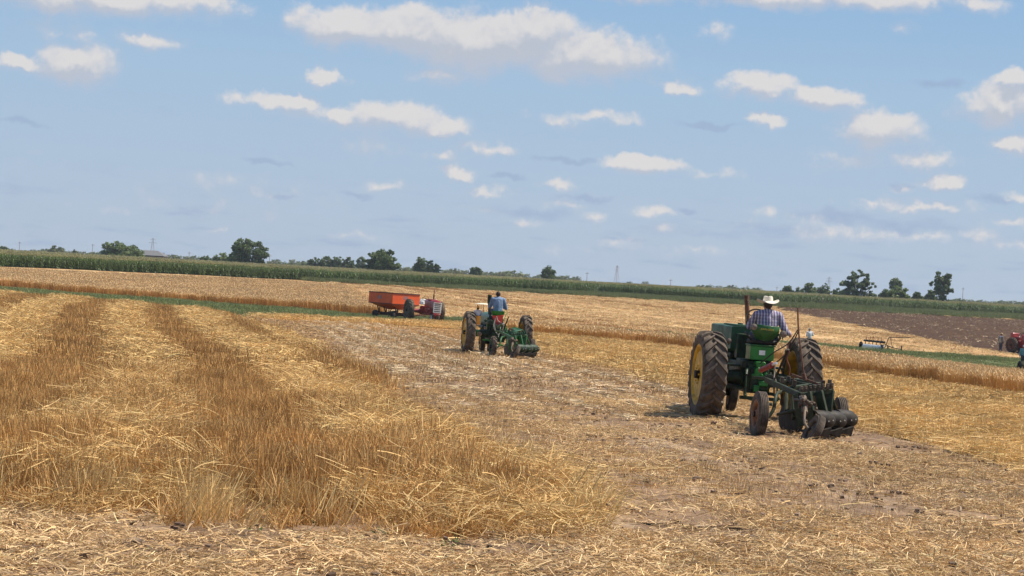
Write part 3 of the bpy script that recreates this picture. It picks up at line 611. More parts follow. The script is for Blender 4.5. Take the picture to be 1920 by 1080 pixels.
def build_corn():
    def row(i, far=False):
        parts = []; n = 6 if not far else 5
        for k in range(n):
            b = np.array([[(k+.5)/n-.5+RNG.normal(0, .03), RNG.normal(0, .05), 0]])*(1 if not far else 2.6); H = RNG.uniform(2.0, 2.3)
            parts.append(ribbons(b, np.array([[RNG.normal(0, .02), RNG.normal(0, .02), 1.]]), H, .045 if not far else .09, np.zeros((1, 3)), 1, cvar((.11,.15,.05), 1), cvar((.13,.17,.06), 1)))
            m = 13; z = np.linspace(.25, H-.1, m); a = RNG.uniform(0, 2*np.pi)+np.arange(m)*np.pi+RNG.normal(0, .5, m); e = np.radians(RNG.uniform(45, 68, m)); L = RNG.uniform(.5, .8, m)
            d = np.stack([np.cos(a)*np.cos(e), np.sin(a)*np.cos(e), np.sin(e)], -1); bb = np.repeat(b, m, 0); bb[:, 2] = z
            bd = np.stack([np.cos(a)*.15, np.sin(a)*.15, -L*RNG.uniform(.7, 1.2, m)], -1); sd = np.stack([-np.sin(a), np.cos(a), np.zeros(m)], -1)
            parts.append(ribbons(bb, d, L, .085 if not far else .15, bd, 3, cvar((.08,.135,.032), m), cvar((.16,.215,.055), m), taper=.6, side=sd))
            q = 6; tb = np.repeat(b, q, 0); tb[:, 2] = H-.05; parts.append(ribbons(tb, np.concatenate([RNG.normal(0, .3, (q, 2)), np.ones((q, 1))], 1), RNG.uniform(.2, .34, q), .03 if not far else .055, np.zeros((q, 3)), 1, cvar((.34,.30,.12), q), cvar((.50,.42,.21), q), taper=.3))
        return parts
    c1 = clumps('corn_plants', lambda i: row(i), 8, M_corn); c2 = clumps('corn_plants_far', lambda i: row(i, True), 6, M_corn)
    F = resamp(CO_front, 1500); d = np.gradient(F, axis=0); L = np.hypot(*d.T); tot = L.sum(); K = int(tot/1.0); F = resamp(CO_front, K); d = unit(np.gradient(F, axis=0)); nrm = np.stack([-d[:, 1], d[:, 0]], -1)
    p = []; rz = []
    for r in range(7):
        q = F+nrm*(r*.78+.5)+d*RNG.uniform(-.4, .4, (K, 1)); p.append(q); rz.append(np.arctan2(d[:, 1], d[:, 0])+RNG.normal(0, .06, K))
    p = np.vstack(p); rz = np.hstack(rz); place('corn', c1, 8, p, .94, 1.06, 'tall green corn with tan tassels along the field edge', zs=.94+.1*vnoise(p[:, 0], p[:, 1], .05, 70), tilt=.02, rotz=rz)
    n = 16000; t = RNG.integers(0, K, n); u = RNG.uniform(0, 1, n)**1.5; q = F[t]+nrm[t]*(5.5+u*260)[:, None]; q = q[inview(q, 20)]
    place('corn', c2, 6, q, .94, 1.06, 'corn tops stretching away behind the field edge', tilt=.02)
build_corn()
# ------------------------------------------------------------------ object materials
DUSTC = (.36, .27, .19)
m_tyre = mat('tyre_rubber', (.075,.060,.048), (.14,.112,.088), 5, .95, bump=.004, dust=((.24,.18,.13), .5), spec=.15)
m_tyre2 = mat('tyre_rubber_dark', (.035,.033,.032), (.085,.075,.068), 5, .85, dust=((.17,.13,.095), .4), spec=.15)
m_yellow = mat('yellow_rim_paint', (.74,.43,.015), (.50,.28,.015), 5, .5, dust=((.25,.15,.07), .5))
m_green = mat('green_paint', (.016,.120,.022), (.012,.078,.018), 5, .42, coat=.1, dust=((.13,.12,.075), .45), spec=.35)
m_green_l = mat('bright_green_paint', (.022,.20,.028), (.016,.14,.022), 6, .38, coat=.15, spec=.35)
m_green_sheen = mat('grey_sheen_green_paint', (.03,.095,.045), (.024,.07,.035), 3, .55, dust=((.16,.17,.12), .25), spec=.3)  # greyed green: the hood's dull sky reflection is put into the colour
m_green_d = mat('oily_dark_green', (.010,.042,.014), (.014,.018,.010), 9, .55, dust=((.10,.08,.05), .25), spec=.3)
m_black = mat('black_iron', (.014,.012,.010), (.030,.024,.018), 8, .65, dust=((.09,.065,.045), .3), spec=.25)
m_frame_d = mat('dark_olive_frame', (.016,.032,.016), (.032,.045,.024), 7, .6, dust=((.12,.09,.055), .4), spec=.2)
m_iron = mat('worn_iron', (.07,.05,.035), (.15,.105,.07), 10, .6, metal=.1, spec=.3)
m_steel = mat('polished_steel', (.90,.89,.87), (.7,.69,.67), 14, .30, metal=.35)
m_rust = mat('rusty_pipe', (.16,.07,.04), (.09,.045,.03), 12, .8, dust=((.3,.15,.08), .4))
m_rim_o = mat('rusty_orange_rim', (.30,.14,.06), (.18,.09,.05), 8, .7)
m_red = mat('tractor_red', (.36,.022,.025), (.25,.015,.02), 5, .38, coat=.3, dust=((.3,.18,.14), .25))
m_redcyl = mat('red_cylinder_paint', (.30,.025,.025), (.16,.02,.02), 10, .45)
m_orange = mat('wagon_orange', (.84,.115,.02), (.76,.095,.018), 2, .5)
m_wagd = mat('wagon_undercarriage', (.09,.025,.02), (.05,.02,.018), 5, .6)
m_white = mat('white_paint', (.84,.83,.80), (.74,.72,.68), 8, .45)
m_smv = mat('red_orange_panel', (.72,.06,.03), (.6,.04,.02), 6, .5)
m_lens = mat('lamp_glass', (.15,.11,.09), (.26,.20,.16), 20, .3)
m_hose = mat('rubber_hose', (.03,.028,.026), (.06,.05,.045), 10, .6)
m_hosew = mat('pale_hose', (.45,.45,.38), (.3,.32,.24), 10, .6)
m_hoser = mat('red_hose', (.25,.06,.04), (.15,.04,.03), 10, .6)
m_mm = mat('prairie_gold_paint', (.70,.33,.03), (.58,.26,.03), 5, .5)
m_letter = mat('yellow_letters', (.75,.55,.05), (.7,.5,.05), 5, .5)
m_skin = mat('skin', (.42,.20,.13), (.34,.155,.10), 14, .55)
m_hair = mat('dark_hair_and_hat_shade', (.035,.022,.016), (.02,.014,.01), 40, .7)
m_hairg = mat('grey_hair', (.25,.23,.21), (.16,.15,.14), 40, .7)
m_straw_hat = mat('straw_hat', (.82,.76,.64), (.70,.62,.48), 60, .75, bump=.002)
m_tan_hat = mat('tan_hat', (.60,.42,.24), (.5,.33,.18), 40, .75)
m_band = mat('hat_band', (.42,.36,.28), (.35,.28,.2), 20, .7)
m_yhat = mat('yellow_cap', (.75,.45,.10), (.65,.38,.08), 20, .7)
m_jeans = mat('blue_jeans', (.022,.03,.06), (.04,.05,.09), 18, .85, bump=.004)
m_denim = mat('denim_shirt', (.12,.185,.30), (.19,.27,.40), 5, .85, bump=.035, bscale=6)
m_shirtw = mat('white_shirt', (.62,.64,.66), (.5,.52,.55), 6, .85, bump=.012, bscale=7)
m_shirtg = mat('grey_jacket', (.13,.125,.125), (.18,.17,.165), 6, .85, bump=.01, bscale=7)
m_teal = mat('teal_shirt', (.12,.26,.30), (.16,.33,.38), 6, .85)
m_boot = mat('leather_boot', (.06,.035,.02), (.04,.025,.016), 12, .6)
m_eye = mat('eye', (.03,.02,.015), (.02,.015,.01), 5, .2)
def plaid_mat():
    m = bpy.data.materials.new('plaid_shirt'); m.use_nodes = True; t = NT(m.node_tree); b = t.N['Principled BSDF']; b.inputs['Roughness'].default_value = .85; b.inputs['Specular IOR Level'].default_value = .2
    tc = t.node('ShaderNodeTexCoord'); wv = t.vmath('ADD', tc.outputs['Object'], t.vmath('SCALE', t.noise(tc.outputs['Object'], 5, 2, .5, True)))
    for nd in t.N:
        if nd.type == 'VECT_MATH' and nd.operation == 'SCALE': nd.inputs['Scale'].default_value = .03
    s = t.node('ShaderNodeSeparateXYZ'); t.L.new(wv, s.inputs[0])
    def stripe(v, period, w, ph=0.): return t.math('LESS_THAN', t.math('FRACT', t.math('MULTIPLY_ADD', v, 1/period, ph)), w)
    c = t.mix(0., (.40,.38,.46), (0, 0, 0))
    c = t.mix(t.math('MULTIPLY', stripe(s.outputs[0], .052, .5), .75), c, (.085,.075,.19))
    c = t.mix(t.math('MULTIPLY', stripe(s.outputs[2], .06, .42), .55), c, (.10,.085,.20))
    c = t.mix(t.math('MULTIPLY', stripe(s.outputs[0], .052, .16, .3), .6), c, (.75,.72,.70))
    c = t.mix(t.math('MULTIPLY', stripe(s.outputs[0], .104, .12, .1), .5), c, (.30,.17,.10))
    t.L.new(c, b.inputs['Base Color']); bn = t.node('ShaderNodeBump'); bn.inputs['Distance'].default_value = .015; t.L.new(t.noise(tc.outputs['Object'], 7, 3, .5), bn.inputs['Height']); t.L.new(bn.outputs[0], b.inputs['Normal'])
    return m
m_plaid = plaid_mat()

# ------------------------------------------------------------------ wheels
def lug_tyre(R, w, lugs, lh=.045, direction=1, rim_r=.52):
    """carcass and chevron lugs; axle along X; apex of each chevron points up on the rear (-Y) side"""
    mb = MB(); Rc = R-lh; rr = rim_r*R/.8
    prof = [(-w*.40, rr), (-w*.50, rr+.05), (-w*.53, (rr+Rc)/2), (-w*.50, Rc-.05), (-w*.42, Rc-.015), (-w*.2, Rc), (w*.2, Rc), (w*.42, Rc-.015), (w*.50, Rc-.05), (w*.53, (rr+Rc)/2), (w*.50, rr+.05), (w*.40, rr)]
    mb.lathe(prof+[prof[0]][:0], n=48, closed=False)
    mb.f = [f for f in mb.f if len(f) <= 4]                       # open towards the rim
    for side in (-1, 1):
        for k in range(lugs):
            a0 = 2*math.pi*(k+(.5 if side > 0 else 0))/lugs; rings = []
            for j in range(6):
                q = j/5; x = side*(-.04*w+q*(w*.52+.04*w)); da = .30*(w/.42)*q**.9*(.8/R); th = a0-da*direction
                top = R-.055*max(0, (q-.72)/.28)**1.5; bot = Rc-.03-.05*max(0, (q-.7)/.3); hw = (.026+.012*q)/R
                P = lambda r, t_: (x, -r*math.cos(t_), r*math.sin(t_))
                rings.append([P(bot, th-hw*1.35), P(top, th-hw), P(top, th+hw), P(bot, th+hw*1.35)])
            mb.loft(rings)
    return mb
def rib_tyre(R, w, rim=.6, ribs=5):
    mb = MB(); rr = R*rim; Rt = R; pr = [(-w*.36, rr), (-w*.46, rr+.03), (-w*.5, (rr+Rt)/2+.01), (-w*.44, Rt-.03), (-w*.36, Rt-.008)]
    for k in range(ribs):
        a = -w*.32+w*.64*k/(ribs-1); g = w*.028; pr += [(a-g*1.6, Rt), (a+g*1.6, Rt), (a+g*2.2, Rt-.012), (a+g*2.8, Rt-.012)]
    pr += [(w*.36, Rt-.008), (w*.44, Rt-.03), (w*.5, (rr+Rt)/2+.01), (w*.46, rr+.03), (w*.36, rr)]
    mb.lathe(pr, n=40); mb.f = [f for f in mb.f if len(f) <= 4]; return mb
def wheel(parent, name, loc, R, w, m_rim, m_t, kind='lug', side=-1, rot=(0, 0, 0), lugs=24, rimr=None, dish=.05, hub=None):
    """side -1: outer face points to -X"""
    rr = (rimr if rimr else (.52*R/.8 if kind == 'lug' else R*.6))
    r = MB(); o = side
    if kind == 'lug':
        r.lathe([(o*w*.44, rr+.035), (o*w*.47, rr+.01), (o*w*.40, rr-.02), (o*w*.25, rr-.045), (-o*w*.25, rr-.045), (-o*w*.40, rr-.02), (-o*w*.47, rr+.01), (-o*w*.44, rr+.035)], n=40); r.f = [f for f in r.f if len(f) <= 4]
        r.lathe([(o*w*.30, .001), (o*w*.30, .10), (o*w*.38, .11), (o*w*.38, .20), (o*w*.40, rr*.80), (o*w*.22, rr*.95), (o*w*.18, rr-.04)], n=40)
        r.f = [f for f in r.f if len(f) <= 4]
        for k in range(8):
            a = 2*math.pi*k/8; c = (o*(w*.38+.012), .155*math.cos(a), .155*math.sin(a)); r.cyl(c, (c[0]+o*.03, c[1], c[2]), .016, n=6)
        for k in range(6):
            a = 2*math.pi*(k+.5)/6; c = (o*w*.28, (rr-.06)*math.cos(a), (rr-.06)*math.sin(a)); r.box(c[0]-.03, c[0]+.05, c[1]-.035, c[1]+.035, c[2]-.035, c[2]+.035)
    else:
        r.lathe([(o*w*.42, rr+.02), (o*w*.44, rr), (o*w*.30, rr-.03), (o*w*.05, rr*.82), (o*w*.12, rr*.45), (o*w*.35, rr*.30), (o*w*.42, rr*.22), (o*w*.42, .001)], n=28)
        r.lathe([(-o*w*.42, rr+.02), (-o*w*.44, rr), (-o*w*.30, rr-.03), (-o*w*.05, rr*.82)], n=28)
        r.f = [f for f in r.f if len(f) <= 4]
    ro = r.build(name, m_rim, parent); ro.location = loc; ro.rotation_euler = rot
    hb = MB(); hb.cyl((o*w*.26, 0, 0), (o*(w*.42+(.06 if kind == 'lug' else .03)), 0, 0), .075 if kind == 'lug' else R*.13, n=14).build('hub', hub or m_black, ro)
    (lug_tyre(R, w, lugs, rim_r=rr*.8/R, lh=.045*min(1, R/.6)) if kind == 'lug' else rib_tyre(R, w, rr/R)).build('tyre', m_t, ro, angle=35)
    return ro
def text_mesh(s, size, m, parent, loc, rot, name='lettering', depth=.004):
    c = bpy.data.curves.new(name, 'FONT'); c.body = s; c.size = size; c.extrude = depth; c.align_x = 'CENTER'; c.align_y = 'CENTER'
    t = bpy.data.objects.new(name, c); me = bpy.data.meshes.new_from_object(t); bpy.data.objects.remove(t)
    me.materials.clear(); me.materials.append(m); o = bpy.data.objects.new(name, me); COL.objects.link(o); o.parent = parent; o.location = loc; o.rotation_euler = rot; return o

# ------------------------------------------------------------------ people
def hand(mb, w, d, n, curl=.9, s=1.):
    """palm at wrist w pointing along d, palm faces n"""
    w = Vector(w); d = Vector(d).normalized(); n = Vector(n); n = (n-d*n.dot(d)).normalized(); a = d.cross(n)
    mb.cap(w, .026*s, w+d*.05*s, .030*s); mb.cap(w+a*.018*s, .02*s, w+a*.026*s+d*.085*s, .019*s); mb.cap(w-a*.018*s, .02*s, w-a*.026*s+d*.085*s, .019*s)
    for k, L in enumerate((.066, .078, .072, .056)):
        o = (k-1.5)*.0205*s; b = w+d*.088*s+a*o; c1 = curl*(.7+.1*k); p1 = b+(d*math.cos(c1*.5)+n*math.sin(c1*.5))*L*.5*s; p2 = p1+(d*math.cos(c1*1.3)+n*math.sin(c1*1.3))*L*.42*s; p3 = p2+(d*math.cos(c1*2.0)+n*math.sin(c1*2.0))*L*.3*s
        mb.cap(b, .0098*s, p1, .009*s); mb.cap(p1, .009*s, p2, .0083*s); mb.cap(p2, .0083*s, p3, .0075*s)
    b = w+d*.025*s-a*.028*s; p1 = b+(d*.6-a*.6+n*.3).normalized()*.042*s; p2 = p1+(d*.9-a*.05+n*.45).normalized()*.034*s; mb.cap(b, .0125*s, p1, .0105*s); mb.cap(p1, .0105*s, p2, .0088*s)
def person(label, loc, rz, J, shirt, trousers, hair, hat=None, look=0., boots=m_boot, sleeves='long', group=None, vox=.010, skin=m_skin, fat=1.0, jacket=None):
    """J: joints in the person's frame (facing +Y)"""
    V = {k: Vector(v) for k, v in J.items()}
    b = MB(); hd = V['head']; nk = V['neck']; ch = V['chest']; pv = V['pelvis']
    b.cap(pv, .115*fat, ch-Vector((0, 0, .08)), .115*fat); b.cap(ch+Vector((-.07, 0, 0)), .11, ch+Vector((.07, 0, 0)), .11); b.cap(ch, .1, nk, .06); b.cap(nk-Vector((0, 0, .03)), .056, hd-Vector((0, .01, .06)), .056)
    Rl = Matrix.Rotation(look, 4, 'Z'); H = lambda x, y, z: hd+(Rl @ Vector((x, y, z)))
    b.ball(H(0, -.005, .025), .098, sc=(.80, .98, 1.0)); b.cap(H(0, .035, -.055), .052, H(0, .05, -.085), .036); b.cap(H(0, .088, .01), .011, H(0, .108, -.022), .014)
    for s in (-1, 1):
        b.ball(H(s*.076, -.002, -.005), .022, sc=(.4, .8, 1.25)); b.cap(H(s*.02, .084, .03), .012, H(s*.045, .074, .03), .011); b.cap(H(s*.035, .06, -.02), .026, H(s*.03, .062, -.03), .024)
    b.cap(H(-.02, .083, -.048), .0085, H(.02, .083, -.048), .0085)
    sh = MB(); tr = MB(); boo = []; g = .014
    for s, S in ((-1, 'l'), (1, 'r')):
        so_, el, wr = V['sh'+S], V['el'+S], V['wr'+S]; hp, kn, an = V['hp'+S], V['kn'+S], V['an'+S]; toe = V['to'+S]
        b.cap(ch+Vector((s*.08, 0, .06)), .07, so_, .056); b.cap(so_, .055, el, .042); b.cap(el, .042, wr, .027)
        hdv = (wr-el).normalized(); hand(b, wr, hdv, V.get('pn'+S, Vector((-s*1., 0, -.2))), curl=J.get('curl', (.9,))[0] if 'curl' in J else .8)
        b.cap(pv, .11*fat, hp, .095*fat); b.cap(hp, .092, kn, .058); b.cap(kn, .058, an, .038); b.cap(an, .036, an+(toe-an)*.6-Vector((0, 0, .02)), .03)
        sh.cap(ch+Vector((s*.085, 0, .05)), .088, so_, .078); sh.cap(so_, .078, el, .066); sh.cap(nk+Vector((s*.02, 0, -.03)), .06, so_+Vector((0, 0, .01)), .066)
        if sleeves == 'long': sh.cap(el, .066, wr-hdv*.02, .048)
        else: sh.v and sh.cap(so_, .074, so_+(el-so_)*.75, .066)
        tr.cap(pv, .125*fat, hp, .11*fat); tr.cap(hp, .108*fat, kn, .076); tr.cap(kn, .076, an+Vector((0, 0, .03)), .062)
        bo = MB(); boo.append(bo); bo.cap(an+Vector((0, 0, .05)), .05, an-Vector((0, 0, .02)), .048); bo.cap(an-Vector((0, 0, .04)), .046, toe, .040)
    sh.cap(pv+Vector((0, 0, .02)), .130*fat, ch-Vector((0, 0, .06)), .134*fat); sh.cap(pv+Vector((-.06*fat, 0, .03)), .105*fat, ch+Vector((-.075, 0, -.02)), .118); sh.cap(pv+Vector((.06*fat, 0, .03)), .105*fat, ch+Vector((.075, 0, -.02)), .118)
    sh.cap(ch+Vector((-.08, 0, .02)), .115, ch+Vector((.08, 0, .02)), .115); sh.cap(ch+Vector((0, 0, .05)), .10, nk+Vector((0, -.005, -.01)), .064)
    o = b.build('person', skin, rem=vox); o.location = loc; o.rotation_euler = (0, 0, rz); tag(o, label, 'person', group)
    sh.build('shirt', shirt, o, rem=.014); tr.build('trousers', trousers, o, rem=.014)
    for bo in boo: bo.build('boot', boots, o, rem=.012)
    if jacket:
        jk = MB()
        for s, S in ((-1, 'l'), (1, 'r')):
            so_, el, wr = V['sh'+S], V['el'+S], V['wr'+S]; jk.cap(ch+Vector((s*.085, -.01, .05)), .088, so_, .08); jk.cap(so_, .08, el, .068); jk.cap(el, .068, wr, .052); jk.cap(pv+Vector((s*.085, -.03, -.05)), .10, ch+Vector((s*.09, -.03, 0)), .12)
        jk.build('jacket', jacket, o, rem=.014)
    if hair:
        hm = MB(); hm.ball(H(0, -.018, .034), .104, sc=(.83, .95, .97)); hm.cap(H(0, -.05, .0), .06, H(0, -.05, -.045), .045); q = hm.build('hair', hair, o, rem=.012)
    for s in (-1, 1): MB().ball(H(s*.031, .083, .012), .0095, n=6).build('eye', m_eye, o)
    if hat:
        kind, hm_, band = hat; q = MB()
        if kind == 'cowboy':
            n = 32; rings = []
            prof = [(1.00, 0), (.99, .006), (.62, .010), (.60, .035), (.575, .07), (.52, .112), (.40, .124), (.0, .105)]
            def pt(k, f, z):
                a = 2*math.pi*k/n; cx, cy = math.cos(a), math.sin(a)
                rx, ry = (.205, .22) if f > .61 else (.150, .170); x, y = f*rx*cx, f*ry*cy
                lift = (.062*abs(cx)**2.2 if f > .9 else 0.)*1.0-.012*(abs(cy)**2 if f > .9 else 0)
                dent = -.022*math.exp(-(x/.03)**2) if f < .5 else 0.
                return H(x*(1 if f < .9 else .97), y, .052+z+lift+dent)
            rings = [[pt(k, f, z) for k in range(n)] for f, z in prof]; q.loft(rings, caps=False)
            under = [[pt(k, f, z)-Vector((0, 0, .006)) for k in range(n)] for f, z in ((1.0, 0), (.6, .004), (.55, .05))]; q.loft(under, caps=False)
            ho = q.build('hat', hm_, o)
            bd = MB(); bd.loft([[H(.60*.152*math.cos(2*math.pi*k/n), .60*.172*math.sin(2*math.pi*k/n), z) for k in range(n)] for z in (.065, .085)], caps=False); bd.build('hat_band', band, ho)
        elif kind == 'brim':
            q.lathe([(.07, .165), (.078, .165), (.085, .10), (.125, .092), (.165, .075), (.175, .001)], axis='Z', n=24, c=H(0, 0, 0)); q.build('hat', hm_, o)
        else:
            q.lathe([(.045, .092), (.075, .098), (.11, .085), (.135, .05), (.142, .001)], axis='Z', n=20, c=H(0, 0, 0)); q.loft([[H(x, .085+y, .05-.02*(y/.08)+dz) for x, y in ((-.065, 0), (-.05, .06), (0, .08), (.05, .06), (.065, 0))] for dz in (0, .006)]); q.build('cap', hm_, o)
    return o
def seated(lean=.03, wl=(-.20, .42, .28), wr_=(.20, .42, .28), ell=None, elr=None, knee=.17, h=.0):
    return dict(pelvis=(0, 0, .10), chest=(0, lean, .42+h), neck=(0, lean+.03, .555+h), head=(0, lean+.06, .638+h), hpl=(-.09, .03, .09), hpr=(.09, .03, .09), knl=(-knee, .43, .12), knr=(knee, .43, .12),
      anl=(-knee, .50, -.30), anr=(knee, .50, -.30), tol=(-knee-.02, .64, -.36), tor=(knee+.02, .64, -.36), shl=(-.20, lean, .465+h), shr=(.20, lean, .465+h), ell=ell or (-.29, .12, .27+h), elr=elr or (.29, .12, .27+h), wrl=wl, wrr=wr_)
def standing_pose(step=.12, wl=(-.24, .10, .86), wr_=(.24, .10, .86), lean=0., ell=(-.25, -.03, 1.12), elr=(.25, -.03, 1.12)):
    return dict(pelvis=(0, 0, .96), chest=(0, lean, 1.28), neck=(0, lean+.01, 1.46), head=(0, lean+.035, 1.565), hpl=(-.09, 0, .93), hpr=(.09, 0, .93), knl=(-.10, step*.6, .50), knr=(.10, -step*.2, .50), anl=(-.11, step, .09), anr=(.11, -step, .09),
      tol=(-.13, step+.15, .04), tor=(.13, -step+.15, .04), shl=(-.19, lean, 1.375), shr=(.19, lean, 1.375), ell=ell, elr=elr, wrl=wl, wrr=wr_)
# ------------------------------------------------------------------ tractors
def chassis(T, m, x=.2, y0=-.35, y1=1.3, z0=.55, z1=1.05, axle=.62, R=.8, m2=None):
    b = MB(); b.box(-x, x, y0, y1, z0, z1); b.box(-x*.8, x*.8, y0-.06, y0+.02, z0+.06, z1-.08); b.box(-x*1.25, x*1.25, y0+.25, y0+.85, z0+.12, z1+.06)
    for s in (-1, 1): b.cyl((s*x*.9, 0, R), (s*axle, 0, R), .16, .105, 16); b.cyl((s*(x+.02), 0, R), (s*(x+.07), 0, R), .20, .20, 16); b.cyl((s*axle, 0, R), (s*(axle+.1), 0, R), .06, .06)
    b.build('transmission_housing', m, T, bevel=.02)
def hood(T, m, x, y0, y1, z0, z1, name='hood', round_=.12, dz=0.):
    def ring(y, z1_, xx):
        pts = [(-xx, z0), (-xx, z1_-round_)]
        for k in range(1, 6): a = math.pi/2*k/6; pts.append((-xx+round_*(1-math.cos(a)), z1_-round_+round_*math.sin(a)))
        pts += [(-xx*.4, z1_+.012), (0, z1_+.016), (xx*.4, z1_+.012)]
        for k in range(5, 0, -1): a = math.pi/2*k/6; pts.append((xx-round_*(1-math.cos(a)), z1_-round_+round_*math.sin(a)))
        pts += [(xx, z1_-round_), (xx, z0)]; return [(px_, y, pz) for px_, pz in pts]
    b = MB(); b.loft([ring(y0, z1+dz, x), ring((y0+y1)/2, z1+dz*.5, x), ring(y1-.08, z1, x), ring(y1, z1-.04, x*.94)]); return b.build(name, m, T, angle=30)
def engine(T, m, x, y0, y1, z0, z1):
    b = MB(); b.box(-x, x, y0, y1, z0, z1)
    for k in range(6):
        y = y0+(y1-y0)*(k+.5)/6
        for s in (-1, 1): b.box(s*x-.03, s*x+.03, y-.045, y+.045, z0+.15, z1-.06)
    for s in (-1, 1): b.cyl((s*(x+.07), y0+.1, z1-.18), (s*(x+.07), y1-.15, z1-.18), .055); b.cyl((s*(x+.09), y0+.5, z0+.2), (s*(x+.09), y0+.68, z0+.2), .07)
    b.cyl((0, y1, (z0+z1)/2), (0, y1+.06, (z0+z1)/2), .18); b.build('engine', m, T, bevel=.012)
def front_end(T, yf, R, sep, w, m_rim, m_t, m, z1=.9, steer=0., tilt=.06, side_ribs=True):
    b = MB(); b.cyl((0, yf, R*.9), (0, yf, z1), .085, .11, 14); b.box(-.16, .16, yf-.3, yf+.2, z1-.1, z1+.08); b.cyl((-sep*.75, yf, R), (sep*.75, yf, R), .045); b.build('front_pedestal', m, T, bevel=.01)
    for s in (-1, 1): wheel(T, 'front_wheel', (s*sep, yf, R), R, w, m_rim, m_t, 'rib', side=s, rot=(0, s*tilt, steer), rimr=R*.56)
def steering(T, c, R, tilt, col0):
    b = MB(); c = Vector(c); n = Vector((0, -math.sin(tilt), math.cos(tilt))); x = Vector((1, 0, 0)); y = n.cross(x)
    P = [c+x*R*math.cos(2*math.pi*k/28)+y*R*math.sin(2*math.pi*k/28) for k in range(28)]; P.append(P[0]); b.tube(P, .014, n=8, smooth=1)
    for k in range(3): a = 2*math.pi*k/3+.5; b.cyl(c, c+x*R*math.cos(a)+y*R*math.sin(a), .009, n=6)
    b.ball(c, .035, n=6); w = b.build('steering_wheel', m_black, T); MB().cyl(c, col0, .025, .035).build('steering_column', m_iron, w)
def lamp(T, c, r, d, m=None):
    b = MB(); c = Vector(c); d = Vector(d).normalized(); b.cyl(c-d*r*1.1, c-d*r*.5, r*.45, r*.95, 16); b.cyl(c-d*r*.5, c, r*.97, r, 16); b.cyl(c-d*r*.8, c-d*r*.8-Vector((0, 0, r*1.5)), .012, n=6); o = b.build('lamp', m or m_green, T)
    q = MB(); x, y, _ = basis(d); q.loft([[c+d*zz+(x*math.cos(2*math.pi*k/18)+y*math.sin(2*math.pi*k/18))*rr for k in range(18)] for zz, rr in ((.001, r*.93), (.012, r*.7), (.018, r*.01))]); q.build('lamp_glass', m_lens, o); return o

